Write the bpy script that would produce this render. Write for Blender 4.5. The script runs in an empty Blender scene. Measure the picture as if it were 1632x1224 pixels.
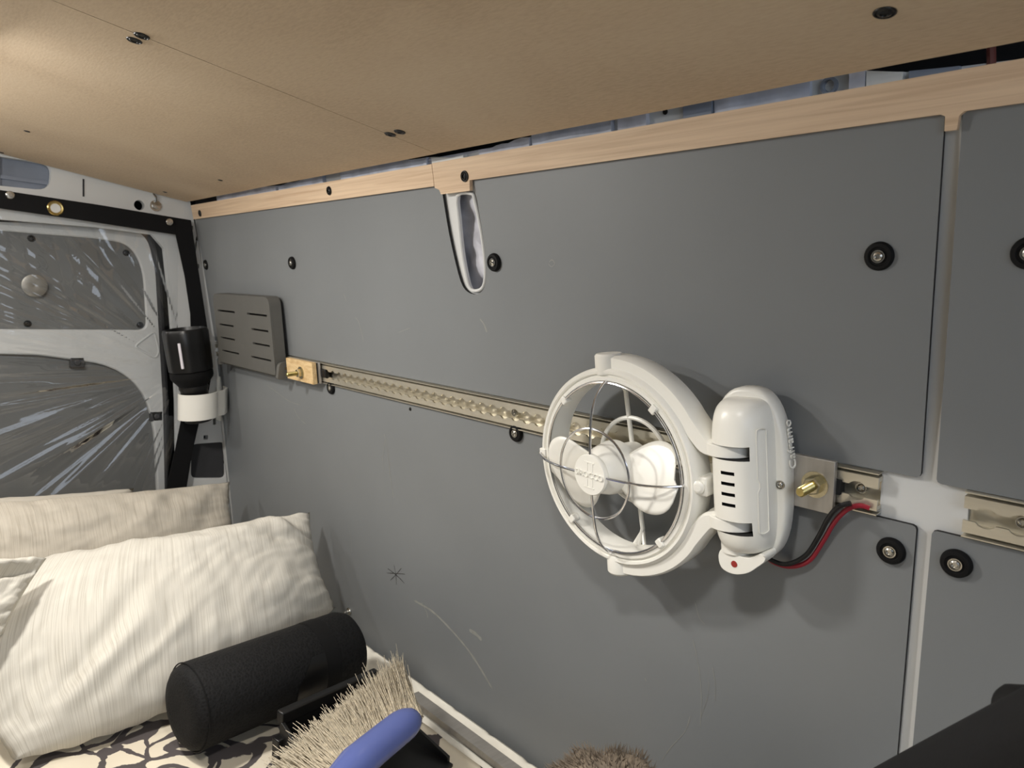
import bpy, bmesh, math, random
from mathutils import Vector, Matrix, noise
from mathutils.geometry import delaunay_2d_cdt
random.seed(7)
scene = bpy.context.scene
COL = scene.collection
PI = math.pi
CZ = 1.22                                   # camera height above the van floor

# ------------------------------------------------------------------ camera
F, CX, CY = 1131.0, 816.0, 612.0            # focal length and centre in pixels of the 1632x1224 frame
def cray(px, py): return Vector(((px-CX)/F, (py-CY)/F, 1.0))
AX = -cray(-251, 427).normalized()          # along the side wall
_h = cray(2250, 580)
AY = (_h-AX*_h.dot(AX)).normalized()        # level, towards the side wall
AZ = AX.cross(AY)
RW = Matrix((AX, AY, AZ))                   # camera axes -> world axes
def ray(px, py): return RW @ cray(px, py)
cam_data = bpy.data.cameras.new('camera')
cam = bpy.data.objects.new('camera', cam_data); COL.objects.link(cam)
r_, d_, f_ = RW.col[0], RW.col[1], RW.col[2]
cam.matrix_world = Matrix(((r_.x, -d_.x, -f_.x, 0), (r_.y, -d_.y, -f_.y, 0), (r_.z, -d_.z, -f_.z, CZ), (0, 0, 0, 1)))
cam_data.sensor_width = 36.0; cam_data.lens = F/1632*36.0; cam_data.clip_start = 0.01
cam_data.dof.use_dof = True; cam_data.dof.focus_distance = 0.95; cam_data.dof.aperture_fstop = 12.0
scene.camera = cam

# ------------------------------------------------------------------ world, lamps, exposure
world = bpy.data.worlds.new('world'); scene.world = world; world.use_nodes = True
world.node_tree.nodes['Background'].inputs[0].default_value = (0.78, 0.87, 1.0, 1)
world.node_tree.nodes['Background'].inputs[1].default_value = 3.0
def lamp(name, loc, power, color, radius, target=None, size=None):
    d = bpy.data.lights.new(name, 'AREA'); d.energy = power; d.color = color; d.shape = 'DISK'; d.size = radius*2
    o = bpy.data.objects.new(name, d); COL.objects.link(o)
    o.location = (loc[0], loc[1], loc[2]+CZ)
    if target: o.rotation_euler = (Vector(target)-Vector(loc)).to_track_quat('-Z', 'Y').to_euler()
    return o
WARM = (1.0, 0.965, 0.905)
lamp('rear_lamp', (-1.84, -0.42, 0.30), 3.3, WARM, 0.05, (-1.45, -0.05, -0.50))
lamp('side_lamp', (-1.10, 0.03, 0.280), 8.8, WARM, 0.05, (-1.12, 0.12, -0.60))
lamp('roof_lamp', (-0.28, 0.18, 0.265), 3.3, WARM, 0.040, (-0.34, 0.20, -0.6)).data.spread = math.radians(115)
ml = bpy.data.lights.new('hanging_lamp', 'POINT'); ml.energy = 4.2; ml.color = WARM; ml.shadow_soft_size = 0.04
mo = bpy.data.objects.new('hanging_lamp', ml); COL.objects.link(mo); mo.location = (-1.38, -0.12, 0.15+CZ)
scene.view_settings.view_transform = 'Standard'
scene.view_settings.look = 'None'
scene.view_settings.exposure = 0.0
scene.view_settings.gamma = 1.0
scene.view_settings.use_curve_mapping = False

# ------------------------------------------------------------------ pixel -> place
def O(v): return Vector((v[0], v[1], v[2]+CZ))
def at_x(p, x): d = ray(*p); return d*(x/d.x)
def at_y(p, y): d = ray(*p); return d*(y/d.y)
def at_z(p, z): d = ray(*p); return d*(z/d.z)
def yw(z): return 0.755-0.115*(z+0.2)-0.12*max(0.0, z+0.2)**2      # side wall leans in towards the roof
def yws(z): return -0.115-0.24*max(0.0, z+0.2)
def wall_frame(x, z, n=0.0, roll=0.0):
    s = yws(z); u = Vector((1, 0, 0)); v = Vector((0, s, 1)).normalized(); nn = u.cross(v)
    c = Vector((x, yw(z), z))+nn*n
    m = Matrix(((u.x, v.x, nn.x, c.x), (u.y, v.y, nn.y, c.y), (u.z, v.z, nn.z, c.z+CZ), (0, 0, 0, 1)))
    return m @ Matrix.Rotation(roll, 4, 'Z')
def wall_xz(p, n=0.0):
    d = ray(*p); t = 0.7/d.y
    for i in range(40):
        z = d.z*t; s = yws(z); t = (yw(z)-n*math.sqrt(1+s*s))/d.y
    z = d.z*t
    return d.x*t, z-n*yws(z)/math.sqrt(1+yws(z)**2)
def wall_map(x, z, n):
    s = yws(z); k = math.sqrt(1+s*s)
    return Vector((x, yw(z)-n/k, z+n*s/k+CZ))
CEIL_S = 0.12
def ceil_z(y): return 0.226+CEIL_S*(0.689-y)
def at_ceil(p):
    d = ray(*p); return d*((0.226+CEIL_S*0.689)/(d.z+CEIL_S*d.y))

# ------------------------------------------------------------------ materials
def lin(c):
    c /= 255.0
    return c/12.92 if c <= 0.04045 else ((c+0.055)/1.055)**2.4
def rgb(r, g, b): return (lin(r), lin(g), lin(b), 1)
MATS = {}
class NT:
    def __init__(s, name):
        m = bpy.data.materials.new(name); m.use_nodes = True; s.m = m; s.t = m.node_tree; s.b = s.t.nodes['Principled BSDF']; MATS[name] = m
    def n(s, kind, **kw):
        x = s.t.nodes.new(kind)
        for k, v in kw.items():
            if k in ('ins',):
                for a, b in v.items(): x.inputs[a].default_value = b
            else: setattr(x, k, v)
        return x
    def l(s, a, b): s.t.links.new(a, b)
    def coord(s, scale=(1, 1, 1)):
        c = s.n('ShaderNodeTexCoord'); mp = s.n('ShaderNodeMapping'); mp.inputs['Scale'].default_value = scale
        s.l(c.outputs['Object'], mp.inputs['Vector']); return mp.outputs['Vector']
    def ramp(s, src, stops):
        r = s.n('ShaderNodeValToRGB'); e = r.color_ramp.elements
        while len(e) < len(stops): e.new(0.5)
        for i, (p, c) in enumerate(stops): e[i].position = p; e[i].color = c
        s.l(src, r.inputs['Fac']); return r.outputs['Color']
    def bump(s, src, strength, dist=0.001):
        b = s.n('ShaderNodeBump'); b.inputs['Strength'].default_value = strength; b.inputs['Distance'].default_value = dist
        s.l(src, b.inputs['Height']); s.l(b.outputs['Normal'], s.b.inputs['Normal'])
def simple(name, col, rough=0.5, metal=0.0, vary=0.06, scale=40, bump=0.0, bscale=None, coat=0.0, stretch=(1, 1, 1)):
    t = NT(name); b = t.b
    b.inputs['Roughness'].default_value = rough; b.inputs['Metallic'].default_value = metal
    if coat: b.inputs['Coat Weight'].default_value = coat
    v = t.coord(stretch)
    nz = t.n('ShaderNodeTexNoise', ins={'Scale': scale, 'Detail': 5.0}); t.l(v, nz.inputs['Vector'])
    lo = tuple(c*(1-vary) for c in col[:3])+(1,); hi = tuple(min(1, c*(1+vary)) for c in col[:3])+(1,)
    t.l(t.ramp(nz.outputs['Fac'], [(0.3, lo), (0.7, hi)]), b.inputs['Base Color'])
    if bump:
        n2 = t.n('ShaderNodeTexNoise', ins={'Scale': bscale or scale, 'Detail': 3.0}); t.l(v, n2.inputs['Vector']); t.bump(n2.outputs['Fac'], bump)
    return t
simple('grey_panel', rgb(123, 126, 128), 0.48, vary=0.05, scale=3.0, bump=0.03, bscale=500)
simple('panel_edge', rgb(28, 28, 30), 0.8)
simple('white_metal', rgb(214, 215, 214), 0.35, vary=0.03, scale=8)
simple('white_plastic', rgb(238, 236, 228), 0.32, vary=0.01, scale=10)
simple('clip_white', rgb(226, 225, 220), 0.3, vary=0.01)
simple('black_rubber', rgb(11, 11, 12), 0.7, vary=0.2, scale=200)
simple('black_plastic', rgb(12, 12, 13), 0.35, vary=0.1)
simple('black_band', rgb(12, 12, 14), 0.75, vary=0.15, scale=300, bump=0.2, bscale=900)
simple('dark_void', rgb(10, 10, 12), 0.9)  # black that paints the shade of unlit gaps
simple('chrome', rgb(225, 225, 228), 0.16, metal=1.0, vary=0.01)
simple('steel', rgb(190, 188, 182), 0.25, metal=1.0, vary=0.05, scale=300)
simple('aluminium', rgb(220, 214, 198), 0.30, metal=0.75, vary=0.06, scale=120, bump=0.08, bscale=300, stretch=(0.15, 1, 1))
simple('brushed_plate', rgb(186, 182, 176), 0.42, metal=0.7, vary=0.08, scale=150, stretch=(1, 0.1, 1))
simple('gold_zinc', rgb(200, 184, 124), 0.28, metal=1.0, vary=0.15, scale=150)
simple('pale_zinc', rgb(206, 198, 170), 0.26, metal=1.0, vary=0.12, scale=150)
simple('knob_steel', rgb(150, 146, 138), 0.4, metal=0.6, vary=0.1, scale=80)
simple('brass', rgb(190, 168, 110), 0.25, metal=1.0, vary=0.1)
simple('shelf_grey', rgb(92, 91, 87), 0.5, vary=0.04, bump=0.05, bscale=600)
simple('slot_dark', rgb(20, 20, 20), 0.8)  # dark colour for shade inside slots and gaps; also the track stud
simple('red_wire', rgb(150, 30, 48), 0.4, vary=0.05)
simple('black_wire', rgb(22, 22, 24), 0.4, vary=0.05)
simple('red_dot', rgb(150, 40, 36), 0.5)
simple('insulation', rgb(204, 205, 214), 0.95, vary=0.22, scale=28, bump=0.8, bscale=45)
simple('foil_blue', rgb(182, 187, 200), 0.5, vary=0.25, scale=22, bump=0.4, bscale=30)
simple('door_panel', rgb(112, 113, 112), 0.55, vary=0.05, scale=5)
simple('seal_dark', rgb(52, 52, 54), 0.8)
simple('clip_dark', rgb(60, 60, 62), 0.4)
simple('glass_blue', rgb(128, 136, 150), 0.25, vary=0.15, scale=6)
simple('blue_plastic', rgb(88, 100, 158), 0.22, vary=0.03, scale=20)
simple('mattress_white', rgb(228, 224, 212), 0.85, vary=0.05, scale=30, bump=0.2, bscale=200)
simple('cream_cloth', rgb(204, 198, 186), 0.85, vary=0.04, scale=10, bump=0.1, bscale=300)
simple('rubber_floor', rgb(70, 70, 72), 0.8)
simple('white_strip', rgb(225, 220, 228), 0.4)
simple('scuff', rgb(144, 145, 140), 0.6, vary=0.12, scale=90)
simple('scuff_dark', rgb(50, 48, 46), 0.8)
simple('orange_wire', rgb(96, 44, 36), 0.5)
simple('bristle', rgb(196, 186, 166), 0.7, vary=0.3, scale=160)
simple('fur', rgb(112, 100, 86), 0.85, vary=0.35, scale=60)
def wood(name, base, dark, rough=0.6, sc=(3, 60, 60)):
    t = NT(name); t.b.inputs['Roughness'].default_value = rough
    v = t.coord(sc)
    nz = t.n('ShaderNodeTexNoise', ins={'Scale': 2.2, 'Detail': 8.0, 'Distortion': 0.6}); t.l(v, nz.inputs['Vector'])
    t.l(t.ramp(nz.outputs['Fac'], [(0.25, dark), (0.6, base), (0.8, tuple(min(1, c*1.08) for c in base[:3])+(1,))]), t.b.inputs['Base Color'])
    t.bump(nz.outputs['Fac'], 0.1)
wood('maple', rgb(220, 194, 164), rgb(194, 164, 134), sc=(2.0, 90, 90))
wood('plywood', rgb(226, 198, 150), rgb(196, 160, 110), sc=(20, 60, 60))
t = NT('hardboard'); t.b.inputs['Roughness'].default_value = 0.7                # brown ceiling board: fine fibres and broad stains
v = t.coord((1, 1, 1)); n1 = t.n('ShaderNodeTexNoise', ins={'Scale': 3.0, 'Detail': 6.0, 'Distortion': 0.8}); t.l(v, n1.inputs['Vector'])
v2 = t.coord((40, 160, 60)); n2 = t.n('ShaderNodeTexNoise', ins={'Scale': 2.5, 'Detail': 6.0}); t.l(v2, n2.inputs['Vector'])
ad = t.n('ShaderNodeMath', operation='MULTIPLY_ADD'); ad.inputs[1].default_value = 0.45; t.l(n2.outputs['Fac'], ad.inputs[0])
m3 = t.n('ShaderNodeMath', operation='MULTIPLY'); m3.inputs[1].default_value = 0.55; t.l(n1.outputs['Fac'], m3.inputs[0]); t.l(m3.outputs[0], ad.inputs[2])
t.l(t.ramp(ad.outputs[0], [(0.32, rgb(186, 164, 138)), (0.52, rgb(203, 182, 155)), (0.72, rgb(212, 193, 167))]), t.b.inputs['Base Color']); t.bump(n2.outputs['Fac'], 0.12)
def striped(name, base, line):                                                 # woven pillow slip with fine uneven lines
    t = NT(name); t.b.inputs['Roughness'].default_value = 0.9
    uv = t.n('ShaderNodeUVMap'); mp = t.n('ShaderNodeMapping'); mp.inputs['Scale'].default_value = (300, 2.2, 1); t.l(uv.outputs['UV'], mp.inputs['Vector'])
    nz = t.n('ShaderNodeTexNoise', ins={'Scale': 1.0, 'Detail': 4.0, 'Roughness': 0.65}); t.l(mp.outputs['Vector'], nz.inputs['Vector'])
    t.l(t.ramp(nz.outputs['Fac'], [(0.36, line), (0.52, base), (0.7, tuple(min(1, c*1.08) for c in base[:3])+(1,))]), t.b.inputs['Base Color']); t.bump(nz.outputs['Fac'], 0.25)
striped('pillow_slip', rgb(206, 202, 192), rgb(186, 181, 170))
striped('pillow_slip_tan', rgb(194, 187, 174), rgb(174, 166, 152))
t = NT('printed_sheet'); t.b.inputs['Roughness'].default_value = 0.9            # cream cloth with brushed dark loops
v = t.coord((1, 1, 1)); nz = t.n('ShaderNodeTexNoise', ins={'Scale': 7.0, 'Detail': 2.0}); t.l(v, nz.inputs['Vector'])
mx = t.n('ShaderNodeVectorMath', operation='MULTIPLY_ADD'); mx.inputs[1].default_value = (0.22, 0.22, 0.0); t.l(nz.outputs['Color'], mx.inputs[0]); t.l(v, mx.inputs[2])
vo = t.n('ShaderNodeTexVoronoi', feature='DISTANCE_TO_EDGE', ins={'Scale': 14.0}); t.l(mx.outputs[0], vo.inputs['Vector'])
br = t.n('ShaderNodeTexNoise', ins={'Scale': 60.0, 'Detail': 3.0}); t.l(mx.outputs[0], br.inputs['Vector'])
ma = t.n('ShaderNodeMath', operation='MULTIPLY_ADD'); ma.inputs[1].default_value = 0.16; t.l(br.outputs['Fac'], ma.inputs[0]); t.l(vo.outputs['Distance'], ma.inputs[2])
t.l(t.ramp(ma.outputs[0], [(0.165, rgb(82, 76, 76)), (0.18, rgb(222, 212, 192))]), t.b.inputs['Base Color'])
t = NT('speaker_cloth'); t.b.inputs['Roughness'].default_value = 0.75; t.b.inputs['Base Color'].default_value = rgb(24, 24, 25)
uv = t.n('ShaderNodeUVMap'); ck = t.n('ShaderNodeTexVoronoi', ins={'Scale': 1.0}); mp = t.n('ShaderNodeMapping'); mp.inputs['Scale'].default_value = (110, 110, 1)
t.l(uv.outputs['UV'], mp.inputs['Vector']); t.l(mp.outputs['Vector'], ck.inputs['Vector'])
t.l(t.ramp(ck.outputs['Distance'], [(0.1, rgb(4, 4, 4)), (0.6, rgb(20, 20, 21))]), t.b.inputs['Base Color']); t.bump(ck.outputs['Distance'], 0.6)
for nm in ('speaker_cloth', 'black_band', 'black_rubber'): MATS[nm].node_tree.nodes['Principled BSDF'].inputs['Specular IOR Level'].default_value = 0.25
# clear film: mostly see-through with a shiny skin
t = NT('clear_film'); tr = t.n('ShaderNodeBsdfTransparent'); tr.inputs[0].default_value = (0.93, 0.94, 0.95, 1)
gl = t.n('ShaderNodeBsdfGlossy'); gl.inputs['Roughness'].default_value = 0.04
fr = t.n('ShaderNodeFresnel'); fr.inputs['IOR'].default_value = 1.8
mxs = t.n('ShaderNodeMixShader'); t.l(fr.outputs[0], mxs.inputs[0]); t.l(tr.outputs[0], mxs.inputs[1]); t.l(gl.outputs[0], mxs.inputs[2])
t.l(mxs.outputs[0], t.t.nodes['Material Output'].inputs['Surface'])

# ------------------------------------------------------------------ mesh helpers
def tag(o, label=None, cat=None, group=None, kind=None):
    if label: o['label'] = label
    if cat: o['category'] = cat
    if group: o['group'] = group
    if kind: o['kind'] = kind
    return o
def empty(name, m=None):
    o = bpy.data.objects.new(name, None); COL.objects.link(o); o.empty_display_size = 0.05
    if m is not None: o.matrix_world = m
    return o
class MB:
    def __init__(s): s.v = []; s.f = []; s.mi = []; s.uv = {}
    def add(s, vs, fs, mi=0, m=None):
        k = len(s.v)
        s.v += [(m @ Vector(a)) if m is not None else Vector(a) for a in vs]
        s.f += [[i+k for i in f] for f in fs]; s.mi += [mi]*len(fs)
    def box(s, lo, hi, mi=0, m=None):
        (a, b, c), (d, e, f) = lo, hi
        s.add([(a, b, c), (d, b, c), (d, e, c), (a, e, c), (a, b, f), (d, b, f), (d, e, f), (a, e, f)],
              [(0, 3, 2, 1), (4, 5, 6, 7), (0, 1, 5, 4), (1, 2, 6, 5), (2, 3, 7, 6), (3, 0, 4, 7)], mi, m)
    def lathe(s, prof, seg=32, m=None, mi=0, closed=False, caps=True):
        vs = []; fs = []; n = len(prof)
        for i in range(seg):
            a = 2*PI*i/seg
            vs += [(r*math.cos(a), r*math.sin(a), h) for r, h in prof]
        for i in range(seg):
            j = (i+1) % seg
            for k in range(n if closed else n-1):
                l = (k+1) % n
                fs.append((i*n+k, j*n+k, j*n+l, i*n+l))
        if caps and not closed:
            if prof[0][0] > 1e-6: fs.append([i*n for i in range(seg)][::-1])
            if prof[-1][0] > 1e-6: fs.append([i*n+n-1 for i in range(seg)])
        s.add(vs, fs, mi, m)
    def tube(s, pts, rad, seg=8, mi=0, m=None, closed=False, sx=1.0, up=None, cap=True):
        pts = [Vector(p) for p in pts]; n = len(pts); vs = []; fs = []
        rad = rad if isinstance(rad, (list, tuple)) else [rad]*n
        u = None
        for i, p in enumerate(pts):
            a = pts[(i-1) % n] if (closed or i > 0) else p; b = pts[(i+1) % n] if (closed or i < n-1) else p
            t = (b-a).normalized()
            if up is not None: u = Vector(up)
            elif u is None: u = Vector((0, 0, 1)) if abs(t.z) < 0.9 else Vector((1, 0, 0))
            u = (u-t*u.dot(t)).normalized(); w = t.cross(u)
            for k in range(seg):
                q = 2*PI*k/seg
                vs.append(p+u*math.cos(q)*rad[i]*sx+w*math.sin(q)*rad[i])
        for i in range(n if closed else n-1):
            j = (i+1) % n
            for k in range(seg):
                l = (k+1) % seg
                fs.append((i*seg+k, i*seg+l, j*seg+l, j*seg+k))
        if not closed and cap:
            fs.append(list(range(seg))[::-1]); fs.append([(n-1)*seg+k for k in range(seg)])
        s.add(vs, fs, mi, m)
    def build(s, name, mats, parent=None, smooth=35, bevel=0, m=None):
        me = bpy.data.meshes.new(name); me.from_pydata([tuple(a) for a in s.v], [], s.f)
        mats = mats if isinstance(mats, (list, tuple)) else [mats]
        for x in mats: me.materials.append(MATS[x])
        me.polygons.foreach_set('material_index', s.mi)
        bm = bmesh.new(); bm.from_mesh(me); bmesh.ops.recalc_face_normals(bm, faces=bm.faces); bm.to_mesh(me); bm.free()
        finish(me, smooth)
        o = bpy.data.objects.new(name, me); COL.objects.link(o)
        if m is not None: o.matrix_world = m
        if parent: o.parent = parent
        if bevel:
            b = o.modifiers.new('bevel', 'BEVEL'); b.width = bevel; b.segments = 2; b.limit_method = 'ANGLE'; b.angle_limit = math.radians(40)
        return o
def finish(me, smooth):
    if smooth:
        me.polygons.foreach_set('use_smooth', [True]*len(me.polygons)); me.set_sharp_from_angle(angle=math.radians(smooth))
    me.update()
def catmull(pts, k=8, closed=False):
    pts = [Vector(p) for p in pts]; n = len(pts); out = []
    rng = range(n) if closed else range(n-1)
    for i in rng:
        g = (lambda j: pts[j % n]) if closed else (lambda j: pts[max(0, min(n-1, j))])
        p0, p1, p2, p3 = g(i-1), g(i), g(i+1), g(i+2)
        for j in range(k):
            t = j/k
            out.append(0.5*((2*p1)+(p2-p0)*t+(2*p0-5*p1+4*p2-p3)*t*t+(3*p1-p0-3*p2+p3)*t**3))
    if not closed: out.append(pts[-1])
    return out
def inside(p, poly):
    x, y = p; c = False; j = len(poly)-1
    for i in range(len(poly)):
        xi, yi = poly[i]; xj, yj = poly[j]
        if (yi > y) != (yj > y) and x < (xj-xi)*(y-yi)/(yj-yi)+xi: c = not c
        j = i
    return c
def sheet(mb, outline, holes, d0, d1, fn, step=None, mi=(0, 0, 0)):
    """flat outline with holes -> solid of depth d0..d1 laid through fn(a, b, d); mi = front, side, back"""
    vs = []; es = []
    for loop in [outline]+list(holes):
        k = len(vs); vs += [Vector((a[0], a[1])) for a in loop]; n = len(loop)
        es += [(k+i, k+(i+1) % n) for i in range(n)]
    if step:
        xs = [a[0] for a in outline]; ys = [a[1] for a in outline]
        sx, sy = step
        nx = max(1, int((max(xs)-min(xs))/sx)); ny = max(1, int((max(ys)-min(ys))/sy))
        for i in range(1, nx):
            for j in range(1, ny):
                q = (min(xs)+(max(xs)-min(xs))*i/nx, min(ys)+(max(ys)-min(ys))*j/ny)
                if inside(q, outline) and not any(inside(q, h) for h in holes): vs.append(Vector(q))
    r = delaunay_2d_cdt(vs, es, [], 0, 1e-7)
    V2, _, T = r[0], r[1], r[2]; tri = []
    for f in T:
        c = sum((V2[i] for i in f), Vector((0, 0)))/len(f)
        if inside(c, outline) and not any(inside(c, h) for h in holes): tri.append(tuple(f))
    n = len(V2); ed = {}
    for f in tri:
        for i in range(3):
            a, b = f[i], f[(i+1) % 3]; ed[(a, b)] = 1
    V3 = [fn(a.x, a.y, d1) for a in V2]+[fn(a.x, a.y, d0) for a in V2]
    k = len(mb.v); mb.v += V3
    def put(fs, m_):
        mb.f.extend([[i+k for i in f] for f in fs]); mb.mi.extend([m_]*len(fs))
    put(tri, mi[0]); put([(a+n, c+n, b+n) for a, b, c in tri], mi[2])
    put([(a, a+n, b+n, b) for (a, b) in ed if (b, a) not in ed], mi[1])
def rrect(x0, y0, x1, y1, r, k=5):
    out = []
    for cx, cy, a0 in ((x1-r, y1-r, 0), (x0+r, y1-r, 90), (x0+r, y0+r, 180), (x1-r, y0+r, 270)):
        for i in range(k+1):
            a = math.radians(a0+90*i/k); out.append((cx+r*math.cos(a), cy+r*math.sin(a)))
    return out
def rounded(pts, r, k=5):
    """round the corners of any polygon; r one number or one per corner"""
    n = len(pts); out = []; P = [Vector((p[0], p[1])) for p in pts]
    rr = r if isinstance(r, (list, tuple)) else [r]*n
    for i in range(n):
        a, b, c = P[i-1], P[i], P[(i+1) % n]; q = rr[i]
        if q <= 0: out.append((b.x, b.y)); continue
        p0 = b+(a-b).normalized()*min(q, (a-b).length*0.49); p2 = b+(c-b).normalized()*min(q, (c-b).length*0.49)
        for j in range(k+1):
            t = j/k; v = p0*(1-t)**2+b*2*t*(1-t)+p2*t*t; out.append((v.x, v.y))
    return out
def circle(cx, cy, r, k=20, ry=None): return [(cx+r*math.cos(2*PI*i/k), cy+(ry or r)*math.sin(2*PI*i/k)) for i in range(k)]
def cut(o, boxes, mat):
    """carve boxes (lo, hi, matrix) out of a mesh object"""
    mb = MB()
    for lo, hi, m in boxes: mb.box(lo, hi, 0, m)
    c = mb.build('cutter', mat, smooth=0)
    md = o.modifiers.new('cut', 'BOOLEAN'); md.object = c; md.solver = 'EXACT'; md.operation = 'DIFFERENCE'; md.material_mode = 'TRANSFER'
    keep = o.matrix_world.copy(); par = o.parent; o.parent = None; o.matrix_world = Matrix.Identity(4)
    bpy.context.view_layer.update()
    me = bpy.data.meshes.new_from_object(o.evaluated_get(bpy.context.evaluated_depsgraph_get()))
    o.modifiers.clear(); me.name = o.data.name; o.data = me; finish(me, 35)
    bpy.data.objects.remove(c); o.parent = par
    if par is None: o.matrix_world = keep
def text_obj(body, name, size, ext, mat, parent, m):
    c = bpy.data.curves.new(name, 'FONT'); c.body = body; c.size = size; c.extrude = ext; c.align_x = 'CENTER'; c.align_y = 'CENTER'; c.resolution_u = 3
    tmp = bpy.data.objects.new('tmp', c); COL.objects.link(tmp); bpy.context.view_layer.update()
    me = bpy.data.meshes.new_from_object(tmp.evaluated_get(bpy.context.evaluated_depsgraph_get()))
    bpy.data.objects.remove(tmp); me.transform(m); me.materials.clear(); me.materials.append(MATS[mat]); me.name = name
    o = bpy.data.objects.new(name, me); COL.objects.link(o); o.parent = parent
    return o

# ------------------------------------------------------------------ side wall (grey panels over white van metal)
X0, XS, XS2, XR = -2.0, -0.2135, -0.2000, 0.78
ZT, ZU, ZL, ZB = 0.205, -0.1370, -0.1855, -0.86
wall = empty('wall_right'); tag(wall, kind='structure')
# the pressed slot near the roof: outline in wall coordinates from the photo
slot_px = [(703, 300), (712, 352), (722, 402), (734, 448), (745, 465), (760, 469), (771, 460), (775, 436), (772, 395), (764, 340), (755, 296)]
slot = [wall_xz(p) for p in slot_px]; slot = [(slot[0][0], 0.198)]+slot[1:-1]+[(slot[-1][0], 0.198)]
slot = slot[::-1]
slot = [(v.x, v.y) for v in catmull([(a, b, 0) for a, b in slot], 3)]
def panel(x0, z0, x1, z1, holes=()):
    mb = MB(); sheet(mb, rrect(x0, z0, x1, z1, 0.004, 2), holes, -0.0045, 0.0, wall_map, (0.15, 0.03), (0, 1, 1))
    return mb.build('panel', ['grey_panel', 'panel_edge'], wall)
panel(X0+0.004, ZU, XS, ZT, [slot]); panel(X0+0.004, ZB, XS, ZL)
panel(XS2, ZU-0.002, XR, ZT); panel(XS2, ZB, XR, ZL)
in_px = [(731, 312), (733, 350), (738, 400), (745, 440), (752, 461), (766, 462), (774, 450), (775, 420), (769, 370), (758, 318), (752, 308)]
inner = [wall_xz(p, -0.006) for p in in_px][::-1]
inner = [(v.x, v.y) for v in catmull([(a, b, 0) for a, b in inner], 3, True)]
mb = MB(); sheet(mb, [(X0-0.02, ZB), (XR, ZB), (XR, 0.206), (X0-0.02, 0.206)], [inner, rrect(-1.984, -0.1805, wall_xz((1403, 772))[0]-0.001, -0.1420, 0.001, 2), rrect(wall_xz((1538, 815))[0]+0.001, -0.1805, 0.499, -0.1420, 0.001, 2)], -0.010, -0.006, wall_map, (0.2, 0.04))
mb.build('metal_skin', 'white_metal', wall)
mb = MB(); loop = [wall_map(a, b, -0.004) for a, b in inner]; mb.tube(loop, 0.0028, 8, closed=True); mb.build('pressed_lip', 'white_metal', wall)
mb = MB(); sheet(mb, [(-1.02, -0.02), (-0.72, -0.02), (-0.72, 0.23), (-1.02, 0.23)], [], -0.060, -0.018,
    lambda a, b, d: wall_map(a, b, d+(0.016*noise.noise(Vector((a*26, b*20, 3)))+0.004*noise.noise(Vector((a*70, b*70, 3)))-0.006 if d > -0.04 else 0)), (0.008, 0.008))
mb.build('insulation', 'insulation', wall)
# rubber washers holding the panels, each with its steel screw
def screw_mesh(r):
    mb = MB(); mb.lathe([(r*0.98, 0), (r, r*0.12), (r*0.92, r*0.3), (r*0.80, r*0.3), (r*0.76, r*0.12), (r*0.70, r*0.12), (r*0.62, r*0.34), (r*0.40, r*0.46), (r*0.34, r*0.2), (0.0, r*0.2)], 20)
    return mb
WR = 0.0138
mb = MB(); mb.lathe([(WR*0.97, 0), (WR, 0.0015), (WR*0.97, 0.004), (WR*0.86, 0.0062), (WR*0.66, 0.0066), (WR*0.60, 0.0052), (WR*0.50, 0.0050), (0, 0.0050)], 32)
wash0 = mb.build('rubber_washer', 'black_rubber'); wmesh = wash0.data
scr0 = screw_mesh(0.0066).build('screw', 'steel'); smesh = scr0.data
small0 = screw_mesh(0.0034).build('screw', 'black_plastic'); dmesh = small0.data
cap0 = screw_mesh(0.0085).build('screw', 'black_plastic'); cmesh = cap0.data
for o in (wash0, scr0, small0, cap0): bpy.data.objects.remove(o)
def inst(name, me, parent, m):
    o = bpy.data.objects.new(name, me); COL.objects.link(o); o.matrix_world = m
    if parent: o.parent = parent
    return o
for p in [(1403, 408), (1642, 403), (789, 418), (467, 419), (330, 422), (1421, 877), (1525, 897), (824, 690), (529, 618)]:
    x, z = wall_xz(p); w = inst('rubber_washer', wmesh, wall, wall_frame(x, z, -0.0002))
    inst('screw', smesh, w, Matrix.Translation((0, 0, 0.0046)) @ Matrix.Rotation(random.random()*3, 4, 'Z'))
x, z = wall_xz((557, 974)); b_ = screw_mesh(0.009); b_.tube([(0, 0, -0.002), (0, 0, 0.014)], 0.0035, 10); b_.build('bolt', 'steel', wall, m=wall_frame(x, z))
x, z = wall_xz((654, 652)); inst('screw', dmesh, wall, wall_frame(x, z))
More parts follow.
